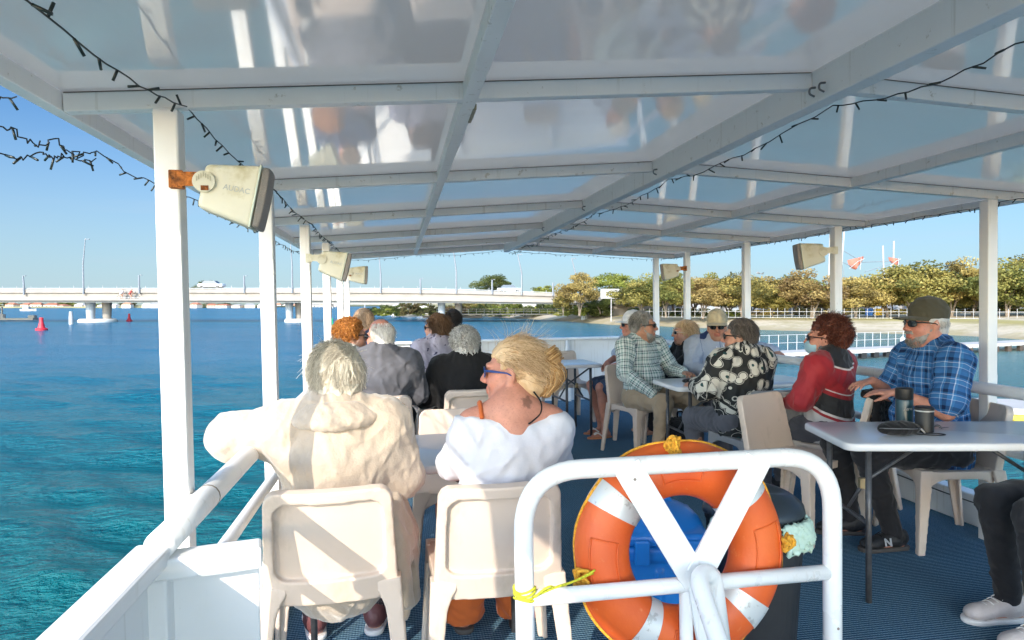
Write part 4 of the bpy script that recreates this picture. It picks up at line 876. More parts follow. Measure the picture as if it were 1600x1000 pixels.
# ================================================================ PEOPLE
SKIN = {'fair': (.52, .27, .185), 'pink': (.52, .235, .165), 'tan': (.43, .215, .135), 'pale': (.56, .33, .25)}
def skin_mat(k):
    if 'skin_'+k in MATS: return MATS['skin_'+k]
    q = NT('skin_'+k); c = SKIN[k]; v = q.ramp(q.noise(26, 6), [(.3, tuple(x*.84 for x in c)), (.7, tuple(min(1, x*1.12) for x in c))]); v = q.mix(q.ramp(q.noise(150, 3), [(.56, (0,)*3), (.66, (.45,)*3)]), v, tuple(x*.62 for x in c))
    q.P(Base_Color=q.mix(1.0, v, q.coord('Col'), 'MULTIPLY'), Roughness=.58, Subsurface_Weight=.10, Subsurface_Scale=.015); q.b.inputs['Subsurface Radius'].default_value = (1, .35, .2); q.bump(q.noise(220, 3), .12, .003)
    MATS['skin_'+k] = q.m; return q.m
def cloth(name, col, var=.12, rough=.85, weave=350, sheen=.15, bs=.25):
    if name in MATS: return MATS[name]
    q = NT(name); c = q.ramp(q.noise(7, 5), [(.3, tuple(x*(1-var) for x in col)), (.7, tuple(min(1, x*(1+var)) for x in col))]); q.P(Base_Color=c, Roughness=rough, Sheen_Weight=sheen)
    q.b.inputs['Specular IOR Level'].default_value = .2; q.bump(q.math('ADD', q.math('MULTIPLY', q.noise(weave, 2), .35), q.noise(28, 4)), bs, .006); MATS[name] = q.m; return q.m
def plaid(name, stops_u, stops_v, pu, pv):
    q = NT(name); U, V, _ = q.sep(q.coord('cloth')); wob = q.math('MULTIPLY', q.math('SUBTRACT', q.noise(9, 3), .5), .012)
    a = q.ramp(q.math('FRACT', q.math('DIVIDE', q.math('ADD', U, wob), pu)), stops_u, True); b = q.ramp(q.math('FRACT', q.math('DIVIDE', q.math('ADD', V, wob), pv)), stops_v, True)
    q.P(Base_Color=q.mix(.5, a, b), Roughness=.85); q.b.inputs['Specular IOR Level'].default_value = .2; q.bump(q.math('ADD', q.math('MULTIPLY', q.noise(380, 2), .35), q.noise(30, 4)), .25, .006); return q.m
M_PL_BLUE = plaid('blue_check', [(0, (.035, .13, .33)), (.30, (.06, .22, .48)), (.40, (.50, .60, .75)), (.44, (.03, .12, .32)), (.62, (.008, .02, .07)), (.80, (.04, .15, .36)), (.88, (.35, .48, .66)), (.91, (.03, .12, .3))],
                  [(0, (.03, .13, .32)), (.22, (.008, .022, .07)), (.42, (.04, .16, .38)), (.52, (.52, .60, .75)), (.56, (.05, .19, .42)), (.82, (.40, .50, .68)), (.85, (.03, .10, .26))], .082, .088)
M_PL_GREEN = plaid('green_grey_check', [(0, (.62, .66, .63)), (.16, (.10, .20, .19)), (.34, (.5, .55, .52)), (.44, (.01, .025, .045)), (.60, (.62, .66, .63)), (.78, (.16, .27, .25))],
                   [(0, (.60, .64, .62)), (.20, (.14, .24, .23)), (.40, (.62, .66, .64)), (.55, (.012, .03, .05)), (.68, (.45, .5, .48)), (.85, (.62, .66, .64))], .056, .056)
q = NT('fan_print'); co = q.coord('cloth'); cells = q.n('TexVoronoi', {'feature': 'F1'}, Scale=15.0); q.t.links.new(co, cells.inputs['Vector']); d = cells.outputs['Distance']
loc = q.n('VectorMath', {'operation': 'SUBTRACT'}); q.t.links.new(q.map(co, (15, 15, 15)), loc.inputs[0]); q.t.links.new(cells.outputs['Position'], loc.inputs[1]); lx, ly, lz = q.sep(loc.outputs[0]); ang = q.math('ARCTAN2', ly, lx)
petal = q.math('GREATER_THAN', q.math('SINE', q.math('MULTIPLY', ang, 17)), -.75); ring = q.ramp(d, [(0, (0,)*3), (.17, (1,)*3), (.50, (0,)*3)], True); inner = q.ramp(d, [(0, (1,)*3), (.15, (0,)*3)], True)
ring2 = q.ramp(d, [(0, (0,)*3), (.545, (1,)*3), (.585, (0,)*3)], True); up = q.math('GREATER_THAN', q.math('ADD', ly, q.math('MULTIPLY', lx, .5)), -.08); c = q.mix(q.math('MULTIPLY', q.math('MULTIPLY', petal, up), q.n('SeparateColor', Color=ring).outputs[0]), (.009, .010, .010), (.60, .57, .50))
c = q.mix(inner, c, (.012, .06, .062)); c = q.mix(ring2, c, (.55, .52, .46))
q.P(Base_Color=c, Roughness=.7); q.bump(q.noise(30, 4), .25, .006); M_FAN = q.m
q = NT('red_black_jacket'); U, V, K = q.sep(q.coord('cloth')); H = q.math('ADD', V, q.math('MULTIPLY', q.math('MULTIPLY', U, U), -1.4)); tor = q.math('LESS_THAN', K, .5)
c = q.ramp(H, [(0, (.55, .53, .52)), (.055, (.34, .010, .018)), (.075, (.62, .6, .6)), (.09, (.012, .012, .014)), (.21, (.30, .008, .016)), (.235, (.62, .58, .58)), (.243, (.34, .010, .018)), (.40, (.66, .64, .63)), (.412, (.011, .011, .013))], True)
q.P(Base_Color=q.mix(tor, (.33, .010, .018), c), Roughness=.7, Sheen_Weight=.2); q.bump(q.noise(32, 4), .25, .006); M_REDJ = q.m
q = NT('mauve_print'); q.P(Base_Color=q.mix(q.ramp(q.noise(20, 3, .6), [(.62, (0,)*3), (.65, (1,)*3)]), (.44, .39, .45), (.05, .045, .10)), Roughness=.85); q.bump(q.noise(30, 4), .25, .006); M_MAUVE = q.m
q = NT('blue_grey_jacket'); U, V, K = q.sep(q.coord('cloth')); q.P(Base_Color=q.mix(q.math('LESS_THAN', q.math('ABSOLUTE', U), .29), (.34, .38, .46), q.mix(q.math('LESS_THAN', K, .5), (.34, .38, .46), (.018, .04, .13))), Roughness=.85); q.bump(q.noise(30, 4), .25, .006); M_BLUEG = q.m
q = NT('glitter_legging'); q.P(Base_Color=q.mix(q.ramp(q.noise(170, 2), [(.60, (0,)*3), (.68, (1,)*3)]), (.02, .014, .018), (.30, .22, .24)), Roughness=.6); M_GLIT = q.m
M_FLEECE = cloth('cream_fleece', (.44, .36, .285), .08, .95, 130, .5, .7); M_WTOP = cloth('white_jersey', (.62, .62, .67), .03); M_ORANGE = cloth('burnt_orange', (.50, .115, .028), .12); M_BLK = cloth('black_cloth', (.012, .012, .013), .25); M_GREYJ = cloth('charcoal_jacket', (.105, .105, .12), .12)
M_NAVY = cloth('navy_cloth', (.02, .035, .075), .15); M_BLT = cloth('pale_blue_tee', (.33, .40, .52), .08); M_DENIM = cloth('navy_shorts', (.04, .065, .12), .12); M_KHAKI = cloth('khaki', (.36, .27, .18), .1); M_DKTR = cloth('dark_trousers', (.018, .018, .021), .2); M_GRTR = cloth('grey_trousers', (.10, .10, .115), .2)
M_LENS = pm('dark_lens', (.008, .008, .009), .12, .05); M_SHOEBK = pm('black_shoe', (.018, .018, .020), .6, .3, 30, bump=.3, bs=120); M_SOLE = pm('dark_sole', (.075, .065, .058), .7); M_SHOEPK = pm('pale_shoe', (.55, .48, .45), .7, .08, 20, bump=.3, bs=200); M_SOLEW = pm('white_sole', (.78, .76, .74), .6); M_MAROON = pm('maroon_shoe', (.14, .05, .05), .5)
M_TEETH = pm('off_white', (.7, .68, .65), .5)
def hair_mat(name, a, b, rough=.42):
    if name in MATS: return MATS[name]
    q = NT(name); t = q.coord('tone'); n = q.noise(38, 5, .6, q.map(q.coord(), (1, 1, .35)))
    q.P(Base_Color=q.ramp(q.math('ADD', q.math('MULTIPLY', t, .6), q.math('MULTIPLY', n, .4)), [(.2, a), (.75, b)]), Roughness=rough); q.b.inputs['Specular IOR Level'].default_value = .35; q.bump(q.noise(110, 3, .6, q.map(q.coord(), (1, 1, .25))), .35, .006); MATS[name] = q.m; return q.m
def nrm(v): v = np.array(v, float); return v/np.linalg.norm(v)
def rotm(yaw, pitch, roll=0):                                # head frame -> person frame; +yaw turns left, +pitch looks up
    return np.array(Matrix.Rotation(yaw, 3, 'Z') @ Matrix.Rotation(pitch, 3, 'X') @ Matrix.Rotation(roll, 3, 'Y'))
def hand(s, wr, d, n, side, curl, k=.006, sc=1.0):           # palm and five fingers; side=+1 puts the thumb towards cross(n,d)
    wr = np.array(wr, float); d = nrm(d); n = np.array(n, float); n = nrm(n-d*(n@d)); l = np.cross(n, d)*side
    for j in range(4):
        o = (1.5-j)*.0195*sc; s.cone(wr+l*o*.55+d*.012*sc, wr+l*o+d*.082*sc, .0145*sc, .0115*sc, .012)
    for j, L in enumerate((.072, .082, .076, .060)):
        o = (1.5-j)*.0205*sc; p = wr+l*o+d*.085*sc; a = curl*(.28+.05*j); q = d+l*(1.5-j)*.05
        for t, fr in enumerate((.44, .32, .26)):
            dr = nrm(q*cos(a)+n*sin(a)); e = p+dr*L*fr*sc; s.cone(p, e, (.0098-.0012*t)*sc, (.0088-.0014*t)*sc, .004); p = e; a += curl*(.62 if t == 0 else .5)
    p = wr+l*.022*sc+d*.028*sc
    for t, (L, a) in enumerate(((.042, .75), (.032, .45), (.026, .25))):
        dr = nrm(d*cos(a)+l*sin(a)+n*(.25+.25*curl)); e = p+dr*L*sc; s.cone(p, e, (.0135-.002*t)*sc, (.0115-.002*t)*sc, .008); p = e
def head_sdf(s, C, R, ears=True, jaw=1.0, fat=0):
    T = lambda p: C+R@np.array(p, float)
    e = lambda c, r, k=.02, sub=False: s.ell(T(c), r, k, R, sub)
    e((0, -.016, .036), (.076, .096, .088)); e((0, .022, -.03), (.060+fat*.01, .072, .088), .03); e((0, .058, -.098), (.036*jaw+fat*.012, .034, .026), .03)
    for x in (-1, 1):
        e((x*.040, .060, -.035), (.026+fat*.006, .028, .030), .025); s.cone(T((x*.062, -.01, -.055)), T((x*.022, .062, -.102)), .022+fat*.006, .020, .03)
        e((x*.033, .104, .004), (.019, .020, .013), .012, True); e((x*.032, .080, .002), (.013, .013, .012), .003)
        s.cone(T((x*.014, .094, .026)), T((x*.048, .080, .026)), .010, .008, .016); s.ell(T((x*.013, .104, -.036)), (.010, .012, .009), .008, R)
        if ears:
            e((x*.079, -.012, -.006), (.010, .021, .033), .006); e((x*.088, -.006, .000), (.007, .010, .016), .004, True); s.ell(T((x*.078, -.004, -.034)), (.008, .009, .011), .006, R)
    s.cone(T((0, .092, .020)), T((0, .116, -.028)), .009, .0125, .012); e((0, .118, -.030), (.012, .012, .010), .008)
    s.cone(T((-.020, .094, -.060)), T((.020, .094, -.060)), .0085, .0085, .008); s.cone(T((-.017, .094, -.074)), T((.017, .094, -.074)), .0095, .0095, .008); s.cone(T((-.024, .1045, -.067)), T((.024, .1045, -.067)), .0035, .0035, .004, None, True)
def strands(C, R, n, seed, region, length, flow, rad=.0016, jitter=.35, seg=5, curl=0, off=1.0, base=(0, -.018, .034), br=(.083, .104, .098), lift=.0):
    rg = np.random.RandomState(seed); V = []; Q = []; T = []; nv = 0; c0_ = np.array(base); b = np.array(br)
    k = 0; tries = 0
    while k < n and tries < n*30:
        tries += 1; d = nrm(rg.randn(3))
        if not region(d): continue
        k += 1; p = c0_+d*b*off; f = np.array(flow(d, p), float)+rg.randn(3)*jitter; nn = nrm(d/b); f = f-nn*(f@nn)*.85; f = nrm(f); L = length*rg.uniform(.55, 1.15); tone = rg.rand(); pts = [p]; ph = rg.rand()*6.3
        for i in range(seg):
            t = i/seg; f = nrm(f+np.array([0, 0, -.18])*t+nn*lift+rg.randn(3)*.10); st_ = f*L/seg
            if curl: a1 = nrm(np.cross(f, nn)); st_ = st_*.5+curl*(a1*cos(ph+i*1.9)+nn*sin(ph+i*1.9))
            q_ = pts[-1]+st_; loc = (q_-c0_)/b; m = np.linalg.norm(loc)
            if m < .985: q_ = c0_+loc/m*.99*b
            pts.append(q_)
        pts = np.array(pts); tn = np.gradient(pts, axis=0); tn /= np.linalg.norm(tn, axis=1)[:, None]+1e-9; a = np.cross(tn, nn); a /= np.linalg.norm(a, axis=1)[:, None]+1e-6; c = np.cross(tn, a)
        rr_ = rad*np.linspace(1, .35, len(pts))[:, None]
        for j in range(3):
            th = 2*pi*j/3; V.append(pts+(a*cos(th)+c*sin(th))*rr_)
        m = len(pts)
        for j in range(3):
            j2 = (j+1) % 3
            for i in range(m-1): Q.append((nv+j*m+i, nv+j2*m+i, nv+j2*m+i+1, nv+j*m+i+1))
        nv += 3*m; T += [tone]*(3*m)
    V = np.concatenate(V) if V else np.zeros((0, 3)); return V@R.T+C, np.array(Q), T
def join_np(name, parts):                                    # parts: list of (V, Q, tone)
    V = []; Q = []; T = []; n = 0
    for v, q, t in parts: V.append(v); Q.append(q+n); T += list(t); n += len(v)
    me = np_mesh(name, np.concatenate(V), np.concatenate(Q)); attr(me, 'tone', T, 'FLOAT'); return me
def me_np(me):
    Q = np.empty(len(me.loops), np.int32); me.loops.foreach_get('vertex_index', Q); return vco(me).astype(float), Q.reshape(-1, 4)
def hair(kind, C, R, mat, parent, seed=0):
    parts = []; h = .0055; s = Sdf((-.17, -.21, -.22), (.17, .17, .20), h); I = np.eye(3); Z0 = np.zeros(3)
    def cut(front_y, front_z, nape, side_z=-.02):
        # remove hair from the face: a big block in front, below the hairline
        s.box((0, front_y+.2, -.2+front_z), (.3, .2, .2), .02, .02, None, True); s.box((0, .0, nape-.2), (.3, .3, .2), .01, .012, None, True)
    def blob(t, *a):
        me = s.mesh('h', 1); v, q_ = me_np(me); bpy.data.meshes.remove(me); parts.append((v@R.T+C, q_, np.full(len(v), t)))
    reg = lambda d: (d[1] < .55 or d[2] > .62) and d[2] > -.75 and not (d[1] > .15 and d[2] < .15)
    down = lambda d, p: (d[0]*.3, -.25+d[1]*.2, -.9)
    if kind == 'tousled':
        reg = lambda d: (d[1] < .55 or d[2] > .62) and d[2] > -.55 and not (d[1] > .15 and d[2] < .15)                                      # short, light, wind-blown
        s.ell((0, -.022, .034), (.097, .114, .104), .02); s.ell((0, -.062, -.055), (.076, .062, .060), .03); cut(.052, .055, -.105); s.rough(.005, .06, seed, 5)
        blob(.45); fl = lambda d, p: (-.55, -.55, -.1) if d[2] > .5 else (d[0]*.5-.15, -.1, -.8)
        parts.append(strands(C, R, 3200, seed, reg, .066, fl, .0012, .20, 6, 0, 1.0, (0, -.022, .032), (.096, .113, .104), -.02)); parts.append(strands(C, R, 70, seed+1, lambda d: reg(d) and d[2] > .2, .065, fl, .0010, .5, 6, 0, 1.02, (0, -.022, .030), (.095, .112, .103), .16))
    elif kind == 'bun':
        s.ell((0, -.016, .036), (.084, .104, .097), .02); s.ell((0, -.078, -.028), (.070, .055, .075), .03); cut(.036, .052, -.10); s.box((0, .2-.022, -.19), (.3, .2, .2), .03, .02, None, True); s.rough(.0025, .05, seed, 4)
        back = lambda d, p: nrm(np.array((.02, -.125, .01))-p)*1.0+np.array((0, -.2, -.05))
        blob(.5); parts.append(strands(C, R, 2400, seed, lambda d: (d[1] < .60 or d[2] > .60) and d[2] > -.80 and not (d[1] > -.12 and d[2] < .10), .105, back, .0016, .10, 7, 0, 1.0, (0, -.018, .030), (.085, .106, .099), 0))
        bun_ = []; rg = np.random.RandomState(seed)                       # twisted bun at the back
        for i in range(260):
            a0 = rg.rand()*6.28; w_ = rg.randn(2)*.010; pts = []
            vert = i % 3
            for t in np.linspace(0, 1, 12):
                a = a0+t*3.3
                if vert == 0: p = np.array((.034*cos(a)+w_[0]+.012, -.138-abs(.036*sin(a))+w_[1]*.6, .050+.028*sin(a)+w_[1]))
                else: p = np.array((.026*cos(a*.9)+w_[0]+.016*sin(t*3), -.122-.040*sin(t*pi)+w_[1], .055-.13*t+w_[0]*.5))
                pts.append(p)
            m = MB().tube(pts, .0020, 4, False); v = np.array(m.v)@R.T+C; bun_.append((v, np.array(m.f), np.full(len(v), rg.rand()*.9)))
        s = Sdf((-.12, -.2, -.14), (.12, -.04, .12), h); s.ell((.014, -.138, .048), (.042, .040, .036), .02); s.cone((.01, -.125, .03), (.02, -.118, -.07), .032, .026, .02); s.rough(.004, .03, seed, 4, True)
        me = s.mesh('h', 1); v, q_ = me_np(me); bpy.data.meshes.remove(me); bun_.append((v@R.T+C, q_, np.full(len(v), .3))); bun = bun_
        parts.append(strands(C, R, 60, seed+5, lambda d: d[2] > .5, .11, lambda d, p: (.3, -.5, .4), .0007, .8, 7, 0, 1.0, (0, -.018, .030), (.087, .108, .101), .35))
    elif kind == 'curly':
        s.ell((0, -.028, .038), (.102, .112, .104), .02); s.ell((0, -.065, -.05), (.085, .065, .065), .03); cut(.050, .05, -.11); s.rough(.009, .034, seed, 5, False); blob(.4)
        parts.append(strands(C, R, 1300, seed, reg, .05, down, .0024, .9, 7, .0075, 1.05, (0, -.026, .032), (.100, .112, .105), .25))
    elif kind == 'wavy':
        s.ell((0, -.040, .048), (.096, .115, .108), .02); s.ell((0, -.095, .0), (.082, .065, .085), .03); cut(.050, .055, -.10); s.rough(.010, .07, seed, 5, False); blob(.4)
        parts.append(strands(C, R, 1300, seed, reg, .085, lambda d, p: (d[0]*.2, -.75, .25 if d[2] > .4 else -.3), .0022, .45, 7, .004, 1.06, (0, -.038, .04), (.097, .116, .108), .2))
    elif kind == 'short':
        s.ell((0, -.020, .036), (.086, .105, .098), .02); s.ell((0, -.065, -.04), (.070, .050, .05), .03); cut(.052, .055, -.085); s.rough(.003, .05, seed, 4); blob(.45)
        parts.append(strands(C, R, 1100, seed, reg, .05, down, .0016, .25, 4, 0, 1.0, (0, -.020, .030), (.088, .107, .100), .04))
    elif kind == 'bob':
        s.ell((0, -.024, .036), (.096, .112, .104), .02); s.ell((0, -.060, -.045), (.086, .066, .07), .03); cut(.040, .055, -.112); s.rough(.004, .05, seed, 4); blob(.45)
        parts.append(strands(C, R, 1300, seed, lambda d: (d[1] < .5 or d[2] > .62) and d[2] > -.8 and not (d[1] > .1 and d[2] < .15), .085, down, .0018, .22, 6, 0, 1.0, (0, -.026, .026), (.098, .114, .107), .03))
    elif kind == 'capped':
        s.ell((0, -.026, .026), (.084, .101, .085), .02); s.ell((0, -.065, -.04), (.070, .050, .05), .03); cut(.025, .0, -.085); s.box((0, 0, .235), (.3, .3, .2), .01, .01, None, True); s.rough(.002, .05, seed, 4); blob(.5)
        parts.append(strands(C, R, 700, seed, lambda d: d[1] < .15 and d[2] < -.05 and d[2] > -.75, .035, down, .0015, .2, 4, 0, 1.0, (0, -.022, .026), (.085, .103, .094), .02))
    elif kind == 'bald':                                       # fringe round the sides and back only
        s.ell((0, -.022, .020), (.084, .103, .080), .02); s.ell((0, -.06, -.04), (.070, .050, .05), .03); s.box((0, .2, .0), (.3, .2, .3), .02, .02, None, True); s.ell((0, .005, .095), (.068, .098, .075), .02, None, True); s.box((0, 0, -.29), (.3, .3, .2), .01, .012, None, True); s.rough(.002, .05, seed, 4); blob(.5)
        parts.append(strands(C, R, 900, seed, lambda d: d[1] < .05 and d[2] < .72 and d[2] > -.7, .045, down, .0015, .22, 4, 0, 1.0, (0, -.020, .026), (.086, .105, .095), .02))
    hh = link('hair', join_np('hair', parts), mat, parent)
    if kind == 'bun': link('bun', join_np('bun', bun), hair_mat('bun_hair', (.30, .155, .05), (.70, .46, .22)), hh)
    return hh
def beard(C, R, mat, parent, seed=0, long=.0):
    s = Sdf((-.12, -.05, -.2), (.12, .16, .06), .005)
    s.ell((0, .042, -.088), (.050, .052, .037+long), .03); s.cone((-.066, .0, -.03), (-.045, .05, -.085), .012, .020, .03); s.cone((.066, .0, -.03), (.045, .05, -.085), .012, .020, .03); s.cone((-.024, .096, -.052), (.024, .096, -.052), .0095, .0095, .012)
    s.ell((0, .11, -.067), (.018, .012, .006), .006, None, True); s.rough(.004, .02, seed, 5); me = s.mesh('b', 1); v, q_ = me_np(me); bpy.data.meshes.remove(me)
    parts = [(v@R.T+C, q_, np.full(len(v), .5)), strands(C, R, 600, seed, lambda d: d[1] > .0 and d[2] < -.05, .022, lambda d, p: (d[0]*.4, .35, -.9), .0013, .3, 4, 0, 1.0, (0, .045, -.080), (.058, .060, .052+long), .02)]
    return link('beard', join_np('beard', parts), mat, parent)
def glasses(C, R, parent, col=None, lens=None, wrap=1.0):
    f = MB(); l = MB(); T = lambda p: C+R@np.array(p, float)
    for x in (-1, 1):
        ring = []
        for k in range(16):
            a = 2*pi*k/16; px_ = x*.034+.026*abs(cos(a))**.8*np.sign(cos(a)); pz = .002+.0185*abs(sin(a))**.8*np.sign(sin(a)); ring.append((px_, .108-.35*wrap*px_*px_/.06, pz))
        f.tube([T(p) for p in ring+[ring[0]]], .0026, 6); c = np.mean(ring, 0)+(0, .003, 0); l.add([T(c)]+[T(p) for p in ring], [(0, k+1, (k+1) % 16+1) for k in range(16)]); l.add([T(c-(0, .004, 0))]+[T(p) for p in ring], [(0, (k+1) % 16+1, k+1) for k in range(16)])
        f.tube([T((x*.060, .092, .008)), T((x*.079, .07, .010)), T((x*.086, .0, .004)), T((x*.084, -.02, -.006))], [.005, .0048, .0032, .0025], 6)
    f.tube([T((-.010, .110, .008)), T((0, .113, .010)), T((.010, .110, .008))], .0026, 6)
    g = f.build('sunglasses', pm('frame_'+str(col), col or (.012, .012, .013), .3), parent, True); l.build('lens', lens or M_LENS, g, True)
def cap(C, R, mat, parent, brim=.085, soft=0):
    s = Sdf((-.16, -.18, -.06), (.16, .26, .18), .005); s.ell((0, -.016, .045), (.092, .113, .098+soft), .02); s.box((0, 0, -.145+.008), (.3, .4, .15), .005, .004, None, True)
    s.rough(.0018, .06, 3, 4); cp = link('cap', s.mesh('cap'), mat, parent); cp.matrix_local = Matrix.Translation(C+R@np.array((0, 0, .016))) @ Matrix(R).to_4x4()
    b = MB(); n = 14; rows = []
    for j, r in enumerate((0, .25, .5, .75, .93, 1)):
        for k in range(n+1):
            a = -1.25+2.5*k/n; x = sin(a)*(.086+.010*r); y = -.016+cos(a)*.106+brim*r*max(0, cos(a*1.15))**.7; z = .022-.010*r-.5*x*x*(1+r)*1.5; rows.append((x, y, z))
    m = n+1; fs = [(j*m+k, j*m+k+1, j*m+m+k+1, j*m+m+k) for j in range(5) for k in range(n)]; b.add(rows, fs); b.add([(x, y, z+.006) for x, y, z in rows], [f[::-1] for f in fs])
    b.add([rows[5*m+k] for k in range(m)]+[(rows[5*m+k][0], rows[5*m+k][1], rows[5*m+k][2]+.006) for k in range(m)], [(k, k+1, m+k+1, m+k) for k in range(n)]); br_ = b.build('brim', mat, cp, 'auto'); return cp
def shoe(ank, d, mat, sole, parent, L=.275, kind='trainer'):
    t = Vector(d); a = atan2(-d[0], d[1]); M = Matrix.Translation(Vector((ank[0], ank[1], 0))) @ Matrix.Rotation(a, 4, 'Z')
    s = Sdf((-.08, -.12, -.02), (.08, .24, .16), .005); s.ell((0, -.03, .062), (.040, .055, .045), .02); s.cone((0, -.02, .095), (0, .0, .06), .042, .044, .03); s.cone((0, .02, .062), (0, .13, .042), .045, .040, .03, ((0, 0, 1), .8)); s.ell((.0, .135, .040), (.047, .062, .030), .02); s.box((0, .05, -.03), (.1, .3, .048), .003, .004, None, True); s.rough(.001, .03, 2, 3)
    if kind == 'trainer': s.box((0, -.03, .20), (.03, .06, .09), .02, .01, None, True)
    u = s.mesh('upper'); u.transform(M); sh = link('shoe', u, mat, parent)
    o = Sdf((-.08, -.12, -.02), (.08, .24, .08), .005); o.cone((0, -.045, .015), (0, .14, .015), .042, .047, .02); o.ell((0, .15, .015), (.046, .058, .04), .02); o.box((0, .05, .062), (.2, .4, .04), .002, .003, None, True); o.box((0, .05, -.042), (.2, .4, .04), .002, .003, None, True)
    sm = o.mesh('sole'); sm.transform(M); link('sole', sm, sole, sh)
    lc = MB()
    for k in range(4): y = .045+.02*k; lc.tube(curve([(-.024, y, .098-.009*k), (-.01, y+.006, .107-.010*k), (.01, y+.008, .107-.010*k), (.024, y+.014, .096-.010*k)], 4), .0028, 5)
    if kind == 'trainer':
        me = lc.mesh('laces', True); me.transform(M); link('laces', me, M_TEETH if mat is M_SHOEPK else M_BLK, sh)
    return sh
def seg_uv(v, segs):                                         # cloth coordinates round and along the nearest limb
    best = np.full(len(v), 9e9); out = np.zeros((len(v), 3))
    for si, (a, b, r, kk) in enumerate(segs):
        a = np.array(a, float); b = np.array(b, float); e = b-a; L = np.linalg.norm(e); e /= L; t = np.clip((v-a)@e, -.08, L+.05); p = v-a-np.outer(t, e); d = np.linalg.norm(p, axis=1)-r; m = d < best
        ref = np.array((0, -1, 0.)) if abs(e[1]) < .8 else np.array((0, 0, 1.)); ref = nrm(ref-e*(ref@e)); q_ = np.cross(e, ref); ang = np.arctan2(p@q_, p@ref)
        best[m] = d[m]; out[m] = np.stack([ang*max(r, .05), t+.37*(si if kk else 0), np.full(len(v), float(kk))], 1)[m]
    return out
def person(label, x, y, h, headz, top, skin='fair', hair_=None, sex='f', g=1.0, lean=(0, 0), hyaw=0, hpitch=0, arms=None, legs=None, bottom=None, sleeve='long', shoes=None, extras=(), vox=.0075, seed=0, bare_leg=False, hem=0, hands=(), collar=None, swf=1.0, drape=(1, 1, .7), boat_neck=False, fold=.0045, hd=(0, 0), topname='shirt', botname='trousers', loose=0, strap=None):
    o = thing('person', label, 'person', (x, y, 0), head(h)); k = (headz-.52)/.62; hipz = .535
    NB = np.array([lean[0], lean[1]-.02, hipz+.485*k]); C = NB+np.array([hd[0], .030+hd[1], headz-NB[2]]); R = rotm(hyaw, hpitch)
    sw = (.178 if sex == 'f' else .202)*(.92+.08*g)*swf; PV = np.array([0, 0, hipz]); CH = NB*.62+PV*.38+np.array([0, -.012, 0]); BL = NB*.25+PV*.75+np.array([0, .012, 0])
    SH = [NB+np.array([sx*sw, -.0, -.062]) for sx in (-1, 1)]; hipw = .085*g
    A = arms or {}
    ARM = []
    for i, sx in enumerate((-1, 1)):
        d = A.get('L' if sx < 0 else 'R', (np.array((sx*(sw+.055), .10+lean[1]*.5, hipz+.215)), np.array((sx*.13, .32, hipz+.135)), (-sx*.25, .9, -.35), (0, -.2, -1), .5)); ARM.append(d)
    LG = legs or {}
    LEG = [LG.get('L' if sx < 0 else 'R', (np.array((sx*(hipw+.03), .43, .50)), np.array((sx*(hipw+.03), .41, .10)), (sx*.15, 1))) for sx in (-1, 1)]
    allp = [C+(0, 0, .17), C-(0, .17, 0), C+(0, .2, 0)]+[p for a in ARM for p in (a[0], np.array(a[1])+nrm(a[2])*.22)]+[p for l in LEG for p in (l[0], np.array(l[1])+nrm((l[2][0], l[2][1], 0))*.2)]+[PV, NB]
    lo = np.min(allp, 0)-.17*g; hi = np.max(allp, 0)+.17*g; lo[2] = -.02
    s = Sdf(lo, hi, vox); flatY = ((0, 1, 0), .72)
    # the body: one surface from head to foot, slim where clothes cover it
    head_sdf(s, C, R, True, 1.1 if sex == 'm' else .92, g-1)
    s.cone(C+R@np.array((0, -.028, -.07)), NB+(0, -.012, -.01), .050+.012*(sex == 'm')+.012*(g-1), .058+.016*(sex == 'm')+.02*(g-1), .03); s.cone(NB+(-sw*.75, -.01, -.055), NB+(sw*.75, -.01, -.055), .052, .052, .05); s.cone(NB+(0, -.015, -.03), NB+(0, -.015, -.13), .075, .09, .05)
    
    for sx in (-1, 1): s.cone(NB+(sx*.02, -.025, .03-.02*boat_neck), NB+(sx*sw*.9, -.008, -.035-.012*boat_neck), .050-.012*boat_neck, .040-.006*boat_neck, .04)
    s.cone(CH, BL, .115*g, .11*g, .05, flatY); s.cone(BL, PV, .11*g, .12*g, .05, flatY)
    for i, sx in enumerate((-1, 1)):
        el, wr, hd_, hn, cu = ARM[i]; s.cone(SH[i], el, .047*sqrt(g), .039*sqrt(g), .03); s.cone(el, wr, .039*sqrt(g), .026, .015); hand(s, wr, hd_, hn, sx, cu)
        kn, an, td = LEG[i]; hp = PV+np.array((sx*hipw, .0, -.0)); s.cone(hp, kn, .078*g, .054, .04); s.cone(kn, an, .051, .034, .02); s.ell(np.array(kn)*.62+np.array(an)*.38+np.array((0, -.018, 0)), (.047, .050, .09), .03)
        t3 = nrm((td[0], td[1], 0)); an = np.array(an); s.cone(an+(0, 0, -.02), np.array((an[0], an[1], .035))-t3*.03, .034, .032, .02); s.cone((an[0], an[1], .040), np.array((an[0], an[1], .022))+t3*.13, .034, .024, .02, ((0, 0, 1), .8))
    me = s.mesh('body'); v = vco(me); loc = (v-C)@R; col = np.ones((len(v), 4), np.float32); lip = (np.abs(loc[:, 0]) < .026) & (np.abs(loc[:, 2]+.067) < .014) & (loc[:, 1] > .088); col[lip, :3] = (.95, .62, .62); cheek = np.exp(-(((np.abs(loc[:, 0])-.042)/.025)**2+((loc[:, 2]+.03)/.03)**2))*(loc[:, 1] > .04); col[:, 1] -= .16*cheek; col[:, 2] -= .16*cheek
    nose = np.exp(-(((loc[:, 0])/.02)**2+((loc[:, 2]+.03)/.02)**2))*(loc[:, 1] > .095); col[:, 1:3] -= .15*nose[:, None]
